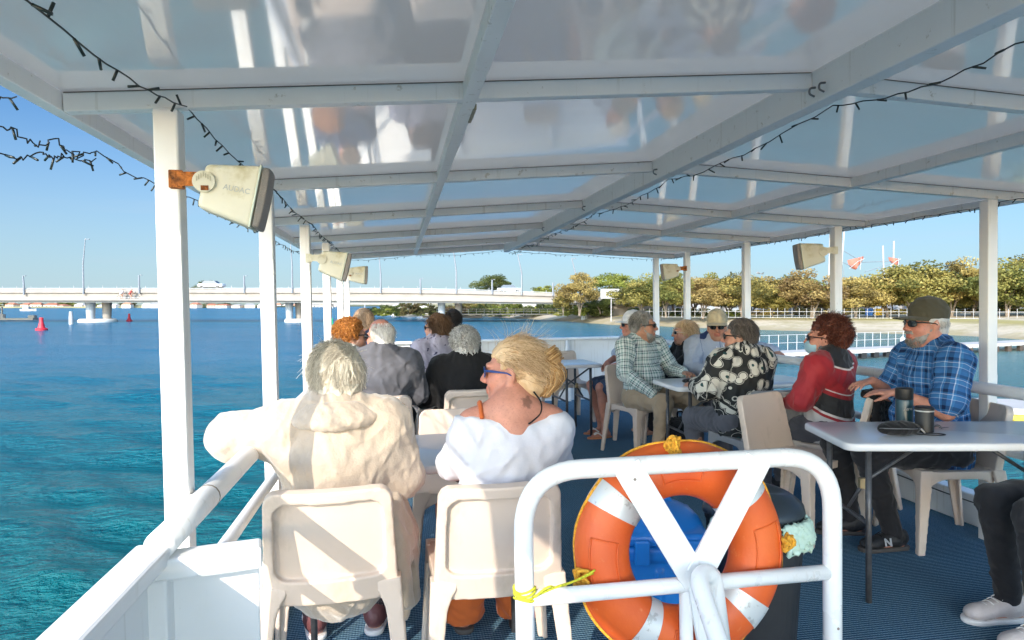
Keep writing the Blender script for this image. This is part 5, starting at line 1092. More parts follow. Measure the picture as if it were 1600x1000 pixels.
    for sx in (-1, 1):
        dd = np.linalg.norm(loc-np.array((sx*.032, .088, .002)), axis=1); col[dd < .011, :3] = (1.5, 2.2, 2.8); col[dd < .0085, :3] = (.12, .16, .2)
    attr(me, 'Col', col, 'FLOAT_COLOR'); body = link('body', me, skin_mat(skin), o)
    # upper garment
    cl = .016+loose; t = Sdf(lo-.03, hi+.03, vox); t.cone(NB+(-sw*.62, -.012, -.13-.02*boat_neck), NB+(sw*.62, -.012, -.13-.02*boat_neck), .085+cl, .085+cl, .05, ((0, 1, 0), .9))
    if not boat_neck:
        for sx in (-1, 1): t.cone(NB+(sx*.03, -.025, .02), NB+(sx*sw*.9, -.008, -.035), .050+cl*.7, .044+cl*.7, .04)
    if boat_neck: t.cone(NB+(-sw*.85, -.012, -.092), NB+(sw*.85, -.012, -.092), .062, .062, .03); t.cone(NB+(0, -.014, -.105), CH, .088+cl, .135*g, .05, flatY)
    else: t.cone(NB+(-sw*.72, -.012, -.050), NB+(sw*.72, -.012, -.050), .055+cl*.6, .055+cl*.6, .04); t.cone(NB+(0, -.014, -.02), NB+(0, -.014, -.15), .072+cl, .105+cl, .05)
    t.cone(CH, BL, .128*g+cl, .135*g+cl, .06, ((0, 1, 0), .76)); t.cone(BL, PV+(0, 0, .01-hem), .135*g+cl, .150*g+cl, .06, ((0, 1, 0), .80))
    if g > 1.12: t.ell(BL+(0, .045*g, .02), (.15*g, .125*g, .15), .06)
    if sex == 'f': t.cone(CH+(-.07, .07*g, -.03), CH+(.07, .07*g, -.03), .072*g, .072*g, .05)
    segs = [(PV+(0, 0, -.02), NB+(0, 0, .06), .15, 0)]
    for i, sx in enumerate((-1, 1)):
        el, wr, *_ = ARM[i]; wr = np.array(wr); el = np.array(el); s0 = SH[i]; t.ell(s0+(sx*.004, 0, -.004-.030*boat_neck), (.062+cl*.6-.010*boat_neck,)*3, .06); e1 = el
        if sleeve == 'short': e1 = s0+(el-s0)*.78
        t.cone(s0+(0, 0, -.035*boat_neck), e1, .054*sqrt(g)+cl*.75, .048*sqrt(g)+cl*(1.1 if sleeve != 'short' else 1.5), .06); segs.append((s0, el, .06, 1))
        if sleeve == 'long': t.cone(el, wr-(wr-el)*.04, .046*sqrt(g)+cl, .032+cl*.9, .02); segs.append((el, wr, .05, 1))
        if hem > .06: t.cone(PV+np.array((sx*hipw, 0, 0)), PV+np.array((sx*hipw*1.2, .20, -.0)), .105*g+cl, .095*g+cl, .05)
    if collar: t.cone(NB+(-.03, -.02, .012), NB+(.03, -.02, .012), .058+collar, .058+collar, .03)
    t.rough(fold*.85, .15, seed, 5, False, drape); t.rough(fold*.25, .075, seed+3, 4, False, (1.4, 1.4, .8)); t.crease(fold*1.5, .21, seed)
    if hem < .06: t.box((0, .1, PV[2]-.14-hem), (.5, .5, .085), .01, .01, None, True)
    if collar: t.cone(NB+(0, 0, .03), NB+(0, .02, .12), .056, .075, .01, None, True)
    else: t.cone(NB+(0, .014, .028), NB+(0, .05, .16), .058, .09, .012, None, True)
    if boat_neck: t.box((0, NB[1], NB[2]-.026+.2), (.5, .5, .2), .01, .012, np.array(Matrix.Rotation(radians(-4), 3, 'X')), True)
    me = t.mesh('shirt'); attr(me, 'cloth', seg_uv(vco(me).astype(float), segs)); gm = link(topname, me, top, o)
    # lower garment
    if bottom:
        t = Sdf(lo-.05, hi+.05, vox); wide = .03 if botname == 'wide_trousers' else .0
        t.cone(PV+(-.03, -.015, -.005), PV+(.03, -.015, -.005), .112*g, .112*g, .05, ((0, 0, 1), .9))
        for i, sx in enumerate((-1, 1)):
            kn, an, td = LEG[i]; kn = np.array(kn); an = np.array(an); hp = PV+np.array((sx*hipw, 0, -.005))
            if bare_leg: t.cone(hp, hp+(kn-hp)*.86, .100*g, .085*sqrt(g), .04)
            else: t.cone(hp, kn, .098*g, .072*sqrt(g)+wide*.6, .04); t.cone(kn, an+(0, 0, -.015), .070*sqrt(g)+wide*.7, .050+wide*1.6, .03)
        t.rough(.0032, .13, seed+9, 5); t.crease(.008, .17, seed+4); t.box((0, .2, -.49 if botname != 'leggings' else -.46), (2, 2, .5+.03), .003, .004, None, True)
        if not bare_leg: pass
        link(botname, t.mesh('trousers'), bottom, o)
    if shoes:
        for i in (0, 1): kn, an, td = LEG[i]; shoe(an, nrm((td[0], td[1], 0)), shoes[0], shoes[1], o, kind=shoes[2] if len(shoes) > 2 else 'trainer')
    if hair_: hair(hair_[0], C, R, hair_mat(*hair_[1:]), o, seed)
    for ex in extras: ex(C, R, o, body, NB, PV)
    o['_C'] = 0; del o['_C']; return o
BLONDE = ('light_blonde_hair', (.36, .31, .235), (.80, .74, .62)); HONEY = ('honey_hair', (.40, .235, .105), (.80, .60, .38)); COPPER = ('copper_hair', (.22, .065, .012), (.62, .26, .055)); WHITEH = ('white_hair', (.55, .52, .48), (.88, .86, .82)); GREYH = ('silver_hair', (.34, .34, .33), (.74, .73, .71)); BROWN = ('brown_hair', (.07, .038, .02), (.22, .12, .06)); AUBURN = ('auburn_hair', (.05, .014, .010), (.20, .065, .04)); DKGREY = ('grey_brown_hair', (.05, .042, .038), (.17, .145, .13)); BLACKH = ('black_hair', (.008, .008, .008), (.035, .03, .03)); SANDY = ('sandy_hair', (.25, .15, .09), (.55, .40, .27)); PEPPER = ('grey_hair', (.12, .115, .11), (.38, .37, .35))
gl = lambda col=None, wrap=1.0: (lambda C, R, o, b, NB, PV: glasses(C, R, o, col, None, wrap))
cp_ = lambda mat, brim=.085: (lambda C, R, o, b, NB, PV: cap(C, R, mat, o, brim))
bd_ = lambda hm, long=.0: (lambda C, R, o, b, NB, PV: beard(C, R, hair_mat(*hm), o, 4, long))
def mask_(C, R, o, b, NB, PV):
    s = Sdf((-.11, -.02, -.15), (.11, .16, .04), .005); s.ell((0, .035, -.058), (.071, .092, .062), .02); s.box((0, -.03, -.05), (.2, .07, .3), .01, .01, None, True); s.box((0, .1, .1), (.2, .2, .105), .01, .01, None, True); me = s.mesh('mask'); m = link('face_mask', me, cloth('mask_blue', (.32, .52, .64), .05), o); m.matrix_local = Matrix.Translation(C) @ Matrix(R).to_4x4()
    for x in (-1, 1): l = MB().tube([C+R@np.array(p) for p in ((x*.062, .055, -.03), (x*.078, .01, -.01), (x*.086, -.03, .004), (x*.084, -.035, -.02), (x*.066, .045, -.085))], .0014, 5).build('ear_loop', M_TEETH, m, True); l.parent = m; l.matrix_parent_inverse = m.matrix_local.inverted()
# ---------------------------------------------------------------- who sits where
def arm(el, wr, d=(0, 1, -.2), n=(0, 0, -1), curl=.6): return (np.array(el, float), np.array(wr, float), d, n, curl)
def leg(kn, an, d=(0, 1)): return (np.array(kn, float), np.array(an, float), d)
# cream fleece, left arm over the railing
def fleece_collar(C, R, o, b, NB, PV):
    s = Sdf(NB-.25, NB+.25, .006)
    for a in np.linspace(-2.4, 2.4, 60):
        p = NB+np.array((sin(a)*.100, -.025-cos(a)*.082, .022-.02*abs(a)/2.5)); q_ = NB+np.array((sin(a)*.152, -.030-cos(a)*.118, -.030+.012*abs(a))); s.cone(p, q_, .018, .015, .02)
    s.rough(.0014, .016, 7, 5); s.rough(.0015, .08, 8, 4); link('collar', s.mesh('collar'), M_FLEECE, o)
    s = Sdf((.0, -.26, .14), (.42, .30, .76), .007)
    for kx, ky, zb in ((.225, -.07, .30), (.245, -.02, .25), (.262, .04, .27), (.262, .10, .31), (.25, .16, .36)): s.cone((kx-.06, ky+.02, .66), (kx-.01, ky, .52), .045, .042, .03); s.cone((kx-.01, ky, .52), (kx+.012*sin(ky*60), ky+.01, zb), .036, .030, .022)
    s.rough(.006, .09, 12, 5, False, (1, 1, .4)); link('jacket_tail', s.mesh('tail'), M_FLEECE, o)
    MB().tube(curve([C+R@np.array(p) for p in ((-.085, .0, -.105), (-.075, .045, -.125), (-.04, .07, -.135))], 5), .012, 8).build('scarf', cloth('red_scarf', (.55, .02, .02)), o, True)
person('white-haired woman in a cream fleece jacket, arm over the railing', -.235, 2.565, (-.03, 1), 1.125, M_FLEECE, 'fair', ('tousled', *BLONDE), 'f', 1.12, (.0, .03), .22, -.05, {'L': arm((-.37, .05, .925), (-.42, .30, .90), (-.2, .9, -.35), (-.2, -.3, -.9), .7), 'R': arm((.24, .08, .735), (.15, .34, .70), (-.3, .9, -.1), (0, 0, -1), .5)}, None, M_GLIT, 'long', (M_MAROON, M_SOLEW, 'slip'), (fleece_collar,), .007, 1, False, .10, fold=.0045, loose=.018, drape=(1, 1, .5), topname='jacket', botname='leggings')
# blonde with bun
M_INK = pm('tattoo_ink', (.10, .07, .075), .6)
def p2x(C, R, o, b, NB, PV):
    glasses(C, R, o, (.01, .05, .22), None, .8); T = lambda p: C+R@np.array(p, float)
    for x in (-1, 1):
        e = MB()
        for k in range(5): e.tube([T((x*.082, -.003, -.047-.004*k)), T((x*(.082), -.003+.012*cos(k*1.3), -.058-.006*k))], .0015, 5)
        e.tube(curve([T((x*.080, -.004, -.04)), T((x*.084, .006, -.052)), T((x*.082, -.006, -.066))], 4), .0018, 6).build('earring', pm('silver', (.7, .7, .7), .25, metal=1), o, True)
    at_ = b.data.attributes['Col']; col = np.empty(len(b.data.vertices)*4, np.float32); at_.data.foreach_get('color', col); col = col.reshape(-1, 4); v = vco(b.data)
    dx = v[:, 0]-(NB[0]+.045); dz = v[:, 2]-(NB[2]+.022); rr_ = np.hypot(dx, dz); aa = np.arctan2(dz, dx); m_ = (v[:, 1] < NB[1]) & (rr_ < .012+.010*np.abs(np.cos(aa*2.5))); col[m_, :3] *= .5; at_.data.foreach_set('color', col.ravel())
    MB().tube(curve([NB+np.array(p) for p in ((.075, -.045, .055), (.098, -.062, .018), (.092, -.084, -.018), (.058, -.098, -.045), (.045, -.1, -.052))], 6), .003, 6).build('neck_cord', M_BLK, o, True)
    for sx in (-1,): MB().tube(curve([NB+np.array(p) for p in ((-.115, .05, .0), (-.118, -.014, .016), (-.117, -.072, -.03))], 6), .009, 6).build('strap', M_ORANGE, o, True)
person('blonde woman with a bun in a white off-the-shoulder top', .36, 2.50, (.02, 1), 1.135, M_WTOP, 'pink', ('bun', *HONEY), 'f', 1.10, (.045, -.01), 1.15, .0, {'L': arm((-.165, .14, .77), (-.10, .38, .755), (.3, .9, 0), (0, 0, -1), .4), 'R': arm((.24, .10, .76), (.17, .32, .72), (-.2, .95, 0), (0, 0, -1), .4)}, None, M_ORANGE, 'long', (M_ORANGE, M_SOLE, 'slip'), (p2x,), .007, 2, False, .02, boat_neck=True, swf=.86, fold=.0045, loose=-.006, topname='top', botname='wide_trousers', hd=(.015, .02))
person('person with curly copper hair by the railing', -.36, 5.38, (.75, .6), 1.15, cloth('cream_knit', (.6, .56, .5)), 'fair', ('curly', *COPPER), 'f', 1.0, (0, 0), -.5, 0, None, None, M_DKTR, extras=(gl(),), vox=.009, seed=3)
person('balding white-haired man in a dark grey jacket', -.13, 4.86, (-.02, 1), 1.165, M_GREYJ, 'pink', ('bald', *WHITEH), 'm', 1.05, (0, .03), .55, -.05, None, None, M_DKTR, 'long', (M_SHOEBK, M_SOLE), (gl(),), .0085, 4, False, .03, collar=.004, topname='jacket', loose=.016, fold=.006)
person('sandy-haired person in navy seated by the railing near the bow', -.33, 6.62, (-.1, 1), 1.225, M_NAVY, 'pink', ('short', *SANDY), 'm', 1.08, (0, .03), .3, 0, None, None, M_DKTR, vox=.009, seed=5, topname='jacket')
person('brown-haired woman in a pale mauve hooded top', .35, 6.28, (-.35, 1), 1.165, M_MAUVE, 'fair', ('bob', *BROWN), 'f', 1.0, (0, .02), .55, 0, None, None, M_DKTR, extras=(gl(), lambda C, R, o, b, NB, PV: MB().tube(curve([NB+np.array(p) for p in ((-.12, -.05, .0), (-.02, -.115, -.10), (.10, -.13, -.22), (.16, -.11, -.32))], 5), .010, 6).build('bag_strap', M_NAVY, o, True)), vox=.0085, seed=6, collar=.014, topname='hooded_top')
person('person with short black hair nearest the bow', .575, 7.25, (0, 1), 1.195, M_BLK, 'tan', ('short', *BLACKH), 'm', 1.0, vox=.01, seed=7, bottom=M_DKTR)
person('grey curly-haired woman in a black cardigan', .48, 5.03, (-.08, 1), 1.075, M_BLK, 'fair', ('curly', *GREYH), 'f', 1.12, (0, .04), .1, -.12, {'L': arm((-.29, .06, .70), (-.16, .33, .72))}, None, M_DKTR, 'long', (M_SHOEBK, M_SOLE), (), .0085, 8, False, .05, topname='cardigan', loose=.014)
# the men and women of the beach side
M_WCAP = cloth('white_cap', (.66, .68, .72)); M_BGCAP = cloth('fawn_cap', (.50, .42, .28)); M_GRCAP = cloth('olive_cap', (.075, .070, .048), .15)
def thong(C, R, o, b, NB, PV):
    for an in ((-.12, .40), (.12, .34)):
        MB().prism([(an[0]+.05*cos(a)*(1+.2*sin(a)), an[1]+.06+.135*sin(a)) for a in np.linspace(0, 2*pi, 18)[:-1]], .001, .014).build('sandal', pm('thong_sole', (.55, .22, .10), .7), o); MB().tube(curve([(an[0]-.04, an[1]+.04, .02), (an[0]-.02, an[1]+.09, .055), (an[0], an[1]+.14, .02), (an[0]+.02, an[1]+.09, .055), (an[0]+.04, an[1]+.04, .02)], 5), .007, 6).build('sandal_strap', M_SOLEW, o, True)
person('man in a white cap, pale blue T-shirt and navy shorts', 2.43, 6.82, (-1, -.12), 1.135, M_BLT, 'pink', ('capped', *WHITEH), 'm', 1.06, (0, .02), -.25, 0, {'L': arm((-.24, .10, .78), (-.06, .28, .72), (.9, .3, -.2), (0, 0, -1), .8), 'R': arm((.24, .10, .78), (.08, .28, .74), (-.9, .3, -.2), (0, 0, -1), .8)}, {'L': leg((-.12, .44, .51), (-.12, .40, .09)), 'R': leg((.12, .44, .51), (.12, .34, .09))}, M_DENIM, 'short', None, (cp_(M_WCAP), gl(), thong), .0085, 9, True, botname='shorts')
person('bearded man in a green and white checked shirt and khaki trousers', 2.14, 5.83, (.42, -.90), 1.165, M_PL_GREEN, 'tan', ('short', *PEPPER), 'm', 1.16, (0, .02), .72, -.02, {'R': arm((-.28+.56, .08, .76), (.20, .33, .60), (-.2, .8, -.6), (-.5, -.2, -.8), .7), 'L': arm((-.29, .10, .76), (-.14, .37, .76), (.4, .9, 0), (0, 0, -1), .6)}, {'R': leg((.17, .42, .53), (.17, .34, .09), (.25, 1)), 'L': leg((-.15, .45, .53), (-.18, .40, .09), (-.2, 1))}, M_KHAKI, 'long', (M_SHOEBK, M_SOLE), (gl(), bd_(PEPPER, .012)), .0075, 10, collar=.006, hem=.03)
person('short-haired blonde woman in a black coat with a white collar', 2.96, 6.72, (-1, .05), 1.045, M_BLK, 'fair', ('bob', *HONEY), 'f', 1.0, (0, .02), -.1, 0, extras=(gl((.6, .5, .4)), lambda C, R, o, b, NB, PV: MB().tube([NB+np.array((sin(a)*.075, -.02-cos(a)*.068, .02)) for a in np.linspace(-2.6, 2.6, 18)], .016, 8).build('collar', M_WTOP, o, True)), vox=.009, seed=11, bottom=M_DKTR, topname='coat')
def emblem(C, R, o, b, NB, PV):
    m = MB(); c = np.array((.0, .145, PV[2]+.24))
    for k in range(9): a = pi*k/8; d = np.array((cos(a), 0, sin(a))); m.beam(c+d*.03, c+d*.075, .006, .014, 0, (0, 1, 0))
    m.build('sunburst_print', pm('yellow_print', (.75, .6, .12), .7), o)
    for sx in (-1, 1): MB().tube(curve([NB+np.array(p) for p in ((sx*.03, .06, -.01), (sx*.035, .115, -.08), (sx*.03, .14, -.18))], 5), .005, 6).build('hood_cord', M_WTOP, o, True)
person('man in a fawn cap and grey and navy hooded jacket leaning on the railing', 2.86, 5.83, (-.10, -1), 1.145, M_BLUEG, 'tan', ('capped', *PEPPER), 'm', 1.08, (0, .0), -.35, -.1, {'L': arm((-.36+.72-.0, .0, .93), (.56, .10, .93), (.3, .9, -.3), (0, 0, -1), .8)} if 0 else {'L': arm((-.34, .02, .93), (-.47, .16, .92), (-.1, .9, -.3), (0, 0, -1), .8), 'R': arm((.27, .08, .75), (.10, .34, .77), (-.4, .9, 0), (0, 0, -1), .6)}, None, M_GRTR, 'long', (M_SHOEBK, M_SOLE), (cp_(M_BGCAP), gl(), emblem), .008, 12, collar=.012, topname='jacket', loose=.008)
person('grey-brown-haired woman in a black and white fan-print blouse', 2.40, 4.46, (-.18, 1), 1.125, M_FAN, 'fair', ('short', *DKGREY), 'f', 1.22, (0, .05), .75, -.02, {'L': arm((-.30, .06, .76), (-.18, .34, .76), (.3, .9, 0), (0, 0, -1), .5)}, None, M_GRTR, 'long', (M_SHOEBK, M_SOLE), (gl(),), .0075, 13, hem=.05, topname='blouse', loose=.010)
def p15x(C, R, o, b, NB, PV):
    s = Sdf(NB-.2, NB+.2, .006)
    for a in np.linspace(-3, 3, 24): s.cone(NB+np.array((sin(a)*.072, -.005-cos(a)*.066, -.005)), NB+np.array((sin(a)*.066, .0-cos(a)*.060, .055)), .021, .019, .014)
    s.rough(.004, .03, 3, 5); q = NT('speckled_scarf'); q.P(Base_Color=q.ramp(q.noise(75, 3), [(.42, (.03, .035, .05)), (.5, (.35, .38, .40)), (.62, (.65, .66, .66))], True), Roughness=.9); link('scarf', s.mesh('scarf'), q.m, o)
person('auburn-haired woman in a red and black jacket and blue face mask', 2.80, 4.08, (-.50, .86), 1.125, M_REDJ, 'pink', ('wavy', *AUBURN), 'f', 1.10, (.0, .03), .35, 0, {'L': arm((-.26, .07, .73), (-.12, .34, .70), (.3, .9, 0), (0, 0, -1), .6)}, None, M_GRTR, 'long', (M_SHOEBK, M_SOLE), (gl((.02, .012, .012)), mask_, p15x), .0075, 14, hem=.03, topname='jacket', loose=.004)
def nmark(C, R, o, b, NB, PV): pass
p16 = person('large grey-bearded man in a blue checked shirt and olive cap', 3.03, 3.45, (-1, .14), 1.235, M_PL_BLUE, 'pink', ('capped', *GREYH), 'm', 1.28, (0, .05), .0, .02, {'L': arm((-.27, .12, .77), (-.12, .30, .86), (.45, .85, .0), (.1, -.1, -1), .45), 'R': arm((.25, .12, .80), (.10, .31, .90), (-.3, .9, -.1), (0, -.1, -1), .5)}, {'L': leg((-.13, .47, .54), (-.16, .34, .10), (-.1, 1)), 'R': leg((.12, .52, .54), (.10, .44, .10), (.15, 1))}, M_DKTR, 'short', (M_SHOEBK, M_SOLE), (cp_(M_GRCAP, .095), gl(), bd_(PEPPER, .0)), .007, 15, collar=.008, hem=.045, loose=.010)
for c in p16.children:
    if c.name.startswith('shoe') and sum(v.co.x for v in c.data.vertices) < 0:
        n_ = text_mesh('N', .055, .0012, .002); n_.transform(Matrix.Translation((-.16-.046, .40, .062)) @ Matrix.Rotation(radians(95), 4, 'Z') @ Matrix.Rotation(-pi/2+pi, 4, 'X') if 0 else Matrix.Translation((-.2205, .405, .058)) @ Matrix.Rotation(-pi/2, 4, 'Z') @ Matrix.Rotation(radians(72), 4, 'X')); link('letter_mark', n_, pm('grey_mark', (.35, .36, .38), .5), c)
person('person in black trousers and pale trainers cut by the right edge', 2.89, 2.38, (-1, .05), 1.13, M_BLK, 'fair', ('bob', *BROWN), 'f', 1.0, arms={'L': arm((-.26, .0, .76), (-.10, .15, .66), (.7, .6, -.2)), 'R': arm((.26, .0, .76), (.08, .15, .67), (-.7, .6, -.2))}, legs={'L': leg((-.11, .43, .52), (-.12, .40, .11), (-.05, 1)), 'R': leg((.11, .40, .52), (.11, .34, .11), (.05, 1))}, shoes=(M_SHOEPK, M_SOLEW), vox=.008, seed=16, bottom=M_DKTR)
# two riders on the bridge walkway, far away
for i, (u, c_) in enumerate(((194, (.5, .5, .5)), (208, (.3, .06, .05)))):
    bk = thing('bicycle', 'bicycle under the %s rider on the bridge walkway' % ('pale-shirted' if i == 0 else 'red-shirted'), 'bicycle', tuple(W(u, 468.5, BD)-FH*.7), -YAW, boat=False)
    for x in (-.52, .52): MB().tube([(x+.33*cos(a), 0, .34+.33*sin(a)) for a in np.linspace(0, 2*pi, 17)], .025, 5).build('wheel', M_BLACK, bk)
    MB().tube([(-.52, 0, .34), (-.1, 0, .36), (.38, 0, .85), (-.2, 0, .85), (-.1, 0, .36)], .025, 5).tube([(.52, 0, .34), (.40, 0, .95), (.30, 0, 1.0)], .025, 5).build('frame', M_STEEL, bk)
    r = thing('person', '%s rider on a bicycle on the bridge walkway' % ('pale-shirted' if i == 0 else 'red-shirted'), 'person', tuple(W(u, 468.5, BD)-FH*.7), -YAW, boat=False)
    s = Sdf((-.6, -.4, .1), (.7, .4, 2.0), .03)
    s.cone((-.2, 0, .98), (.1, 0, 1.42), .14, .16, .05); s.ell((.18, 0, 1.70), (.10, .09, .12), .03); s.cone((.12, 0, 1.45), (.16, 0, 1.62), .06, .06, .03)
    for y in (-.13, .13): s.cone((.1, y*1.3, 1.42), (.32, y*1.5, 1.18), .055, .045, .03); s.cone((.32, y*1.5, 1.18), (.42, y*1.5, 1.02), .045, .035, .02); s.cone((-.2, y*.7, .95), (.14, y*.8, .75+y), .09, .07, .04); s.cone((.14, y*.8, .75+y), (-.05, y*.8, .34+y), .065, .045, .03); s.cone((-.05, y*.8, .33+y), (.10, y*.8, .31+y), .05, .04, .02)
    me = s.mesh('body'); attr(me, 'Col', np.ones((len(me.vertices), 4)), 'FLOAT_COLOR'); link('body', me, skin_mat('tan'), r)
    s = Sdf((-.6, -.4, .6), (.7, .4, 2.0), .03); s.cone((-.2, 0, .98), (.1, 0, 1.42), .17, .19, .05)
    for y in (-.13, .13): s.cone((.1, y*1.3, 1.42), (.25, y*1.45, 1.26), .075, .065, .03)
    link('shirt', s.mesh('shirt'), cloth('rider%d' % i, c_), r)
# ---------------------------------------------------------------- things on tables and the floor
def rot_on(x, y, a): return a
TA = radians(-13)
def tt(dx, dy): return (2.62+dx*cos(TA)-dy*sin(TA), 2.88+dx*sin(TA)+dy*cos(TA), .7405)
t = thing('mug', 'black travel mug with a pale band and loop handle', 'mug', (2.485, 2.90, .7405), .5)
MB().lathe([(.034, 0), (.040, .003), (.041, .10), (.0405, .101)], 28).build('cup', pm('matt_black', (.014, .014, .015), .5), t, 'auto'); MB().lathe([(.0418, .1015), (.0418, .107), (.041, .1075)], 28).build('pale_band', M_WRAIL, t, 'auto'); MB().lathe([(.0425, .108), (.0425, .118), (.037, .124), (.01, .125)], 28).build('lid', M_BLACK, t, 'auto')
MB().tube(bent([(.036, 0, .088), (.078, 0, .088), (.078, 0, .025), (.036, 0, .025)], .018), .0065, 8).build('handle', M_BLACK, t, True)
t = thing('bottle', 'tall dark teal drink bottle standing behind the mug', 'bottle', (2.475, 3.02, .7405))
MB().lathe([(.036, 0), (.040, .004), (.040, .135), (.038, .142)], 28).build('flask', pm('teal_steel', (.012, .045, .062), .3), t, 'auto'); MB().lathe([(.0385, .1425), (.0405, .148), (.0405, .195), (.034, .200), (.01, .201)], 28).build('lid', M_BLACK, t, 'auto')
tm = text_mesh('Aero', .022, .0003, .0003); tm.transform(Matrix.Translation((-.012, -.0402, .10)) @ Matrix.Rotation(pi/2, 4, 'X')); link('lettering', tm, M_WRAIL, t)
t = thing('pouch', 'black zipped glasses pouch lying on the nearest table', 'pouch', (2.315, 2.86, .7405), radians(-12))
s = Sdf((-.14, -.08, -.02), (.14, .08, .09), .004); s.ell((0, 0, .032), (.098, .05, .036), .01); s.box((0, 0, -.05), (.2, .2, .052), .002, .006, None, True); s.rough(.002, .04, 1, 4); link('case', s.mesh('case'), cloth('black_case', (.012, .012, .013)), t)
MB().tube(curve([(-.095, -.012, .036), (-.05, -.046, .04), (0, -.052, .04), (.05, -.046, .038), (.095, -.012, .034)], 5), .0025, 5).build('zip', M_STEEL, t, True); MB().tube(curve([(.02, .03, .06), (.06, .02, .052), (.10, .0, .03), (.13, .02, .006)], 5), .004, 6).build('strap', M_WRAIL, t, True)
t = thing('sunglasses_cord', 'black glasses cord lying between the pouch and the mug', 'cord', (2.40, 2.86, .7435)); MB().tube(curve([(0, 0, 0), (.03, -.035, .0), (.08, -.06, 0), (.12, -.05, 0), (.10, -.02, 0), (.05, .0, .0), (.07, .03, 0), (.13, .04, 0)], 6), .0028, 6).build('cord', M_BLACK, t, True)
t = thing('keys', 'small bunch of keys and wire beside the mug', 'keys', (2.60, 2.95, .744)); MB().tube([(.02*cos(a), .02*sin(a), .008*sin(2*a)+.006) for a in np.linspace(0, 6.28, 16)], .0022, 5).build('ring', M_STEEL, t, True)
for a in (0, .9, 2): MB().box((.035*cos(a), .035*sin(a), .002+.004*a), (.045, .012, .002), Matrix.Rotation(a, 3, 'Z')).build('key', M_STEEL, t)
t = thing('phone_case', 'small black case on the table by the checked shirt', 'case', (2.235, 5.02, .7405), .3); s = Sdf((-.09, -.06, -.01), (.09, .06, .06), .004); s.ell((0, 0, .018), (.07, .04, .02), .01); s.box((0, 0, -.03), (.2, .2, .032), .002, .004, None, True); link('case', s.mesh('case'), M_BLACK, t); MB().tube(curve([(-.06, -.02, .022), (0, -.04, .024), (.06, -.02, .022)], 5), .002, 5).build('seam', M_STEEL, t, True)
t = thing('backpack', 'black backpack standing under the table by the khaki trousers', 'backpack', (2.33, 5.40, 0), .4)
s = Sdf((-.25, -.2, -.02), (.25, .2, .5), .008); s.box((0, 0, .20), (.16, .095, .20), .07, .02); s.box((0, -.10, .14), (.12, .04, .11), .04, .02); s.rough(.006, .09, 2, 6, True); link('bag', s.mesh('bag'), M_BLK, t); MB().tube(bent([(-.03, .02, .39), (-.03, .02, .45), (.03, .02, .45), (.03, .02, .39)], .02), .008, 6).build('grab_handle', M_BLK, t, True); MB().box((0, -.145, .19), (.16, .008, .012)).build('zip', M_STEEL, t)
# draped coat over the red woman's chair
hx = np.array((-.50, .86)); hx /= np.linalg.norm(hx); cc = np.array((2.86, 4.06)); bc = cc-hx*.255; rr_ = np.array((hx[1], -hx[0]))
s = Sdf((2.5, 3.4, .3), (3.4, 4.3, .95), .008)
for k in np.linspace(-.17, .17, 9):
    p = bc+rr_*k; s.cone((p[0]-hx[0]*-.03, p[1]+hx[1]*.03, .795), (p[0]-hx[0]*.035, p[1]-hx[1]*.035, .785), .022, .022, .02); s.cone((p[0]-hx[0]*.04, p[1]-hx[1]*.04, .78), (p[0]-hx[0]*.035, p[1]-hx[1]*.035, .46+.05*abs(k)/.17), .022, .026, .02)
s.rough(.006, .08, 6, 6, True); cj = link('draped_coat', s.mesh('coat'), M_BLK, None, True); tag(cj, 'black coat draped over the chair back by the large man\'s hands', 'coat')
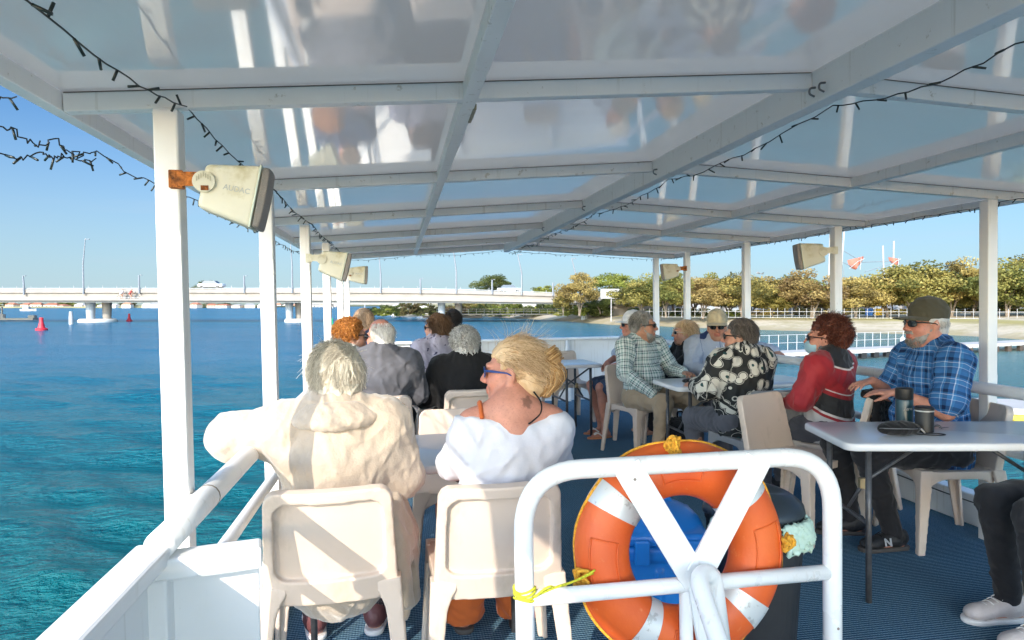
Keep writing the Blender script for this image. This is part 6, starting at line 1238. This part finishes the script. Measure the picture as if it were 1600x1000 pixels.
# blue tub, dark bin with a liner, behind the lifebuoy
t = thing('tub', 'bright blue plastic tub with a clip lid behind the lifebuoy', 'tub', (.97, 2.55, 0), radians(-12)); t.scale = (1.1, 1.1, 1.33); M_BT = pm('blue_plastic', (.010, .19, .60), .3, .08, 4)
s = Sdf((-.25, -.25, -.02), (.25, .25, .46), .006); s.box((0, 0, .185), (.155, .165, .185), .03, .01); s.box((0, 0, .345), (.168, .178, .022), .014, .008)
for x in (-.1, 0, .1): s.box((x, -.165, .16), (.012, .008, .14), .004, .008)
link('tub_body', s.mesh('tub'), M_BT, t); s = Sdf((-.25, -.25, .34), (.25, .25, .52), .006); s.ell((0, 0, .385), (.175, .185, .075), .02); s.box((0, 0, .385), (.17, .18, .018), .012, .01); s.box((0, 0, .27), (.3, .3, .099), .003, .004, None, True); s.box((.02, .02, .455), (.05, .018, .018), .008, .01); link('lid', s.mesh('lid'), M_BT, t)
for x in (-.06, .11): MB().box((x, -.186, .355), (.05, .018, .07), None, .006).build('clip', M_BT, t)
t = thing('bin', 'dark ribbed rubbish bin with a domed lid behind the lifebuoy', 'bin', (1.375, 2.50, 0), radians(-10)); t.scale = (1.08, 1.08, 1.10); M_BIN = pm('dark_bin', (.022, .023, .026), .45, .15, 8)
m = MB(); pr = []
for k in range(40): a = 2*pi*k/40; rx = .155+.004*(k % 2); c_, s_ = cos(a), sin(a); pr.append((rx*abs(c_)**.6*np.sign(c_), .155*abs(s_)**.6*np.sign(s_)))
n = len(pr); vs = [(x*f, y*f, z) for z, f in ((0, .82), (.46, 1.0), (.47, 1.04), (.50, 1.04)) for x, y in pr]; m.add(vs, [(i*n+k, i*n+(k+1) % n, (i+1)*n+(k+1) % n, (i+1)*n+k) for i in range(3) for k in range(n)]+[tuple(range(3*n, 4*n))]); m.build('bin_body', M_BIN, t)
s = Sdf((-.25, -.25, .44), (.25, .25, .68), .006); s.ell((0, 0, .505), (.18, .175, .095), .02); s.box((0, 0, .42), (.3, .3, .085), .003, .004, None, True); s.cone((-.165, 0, .515), (.165, 0, .515), .018, .018, .02); s.ell((.05, -.02, .60), (.08, .05, .03), .02, None, True); link('lid', s.mesh('lid'), pm('bin_lid', (.03, .04, .05), .35), t)
s = Sdf((-.3, -.3, .2), (.3, .3, .56), .007)
for a in np.linspace(-2.9, .5, 26):
    c_, s_ = cos(a), sin(a); e = np.array((.165*abs(c_)**.6*np.sign(c_), .165*abs(s_)**.6*np.sign(s_))); s.cone((e[0]*1.02, e[1]*1.02, .492), (e[0]*1.10, e[1]*1.10, .425-.02*sin(3*a)-.05*(a > -.3)), .010, .008, .012)
s.rough(.006, .05, 3, 5, True); q = NT('bin_liner'); q.P(Base_Color=(.55, .72, .60), Roughness=.35, Subsurface_Weight=0); q.bump(q.noise(30, 5), .5, .01); link('liner', s.mesh('liner'), q.m, t)
for o in BOAT: o.matrix_basis = HEEL @ o.matrix_basis
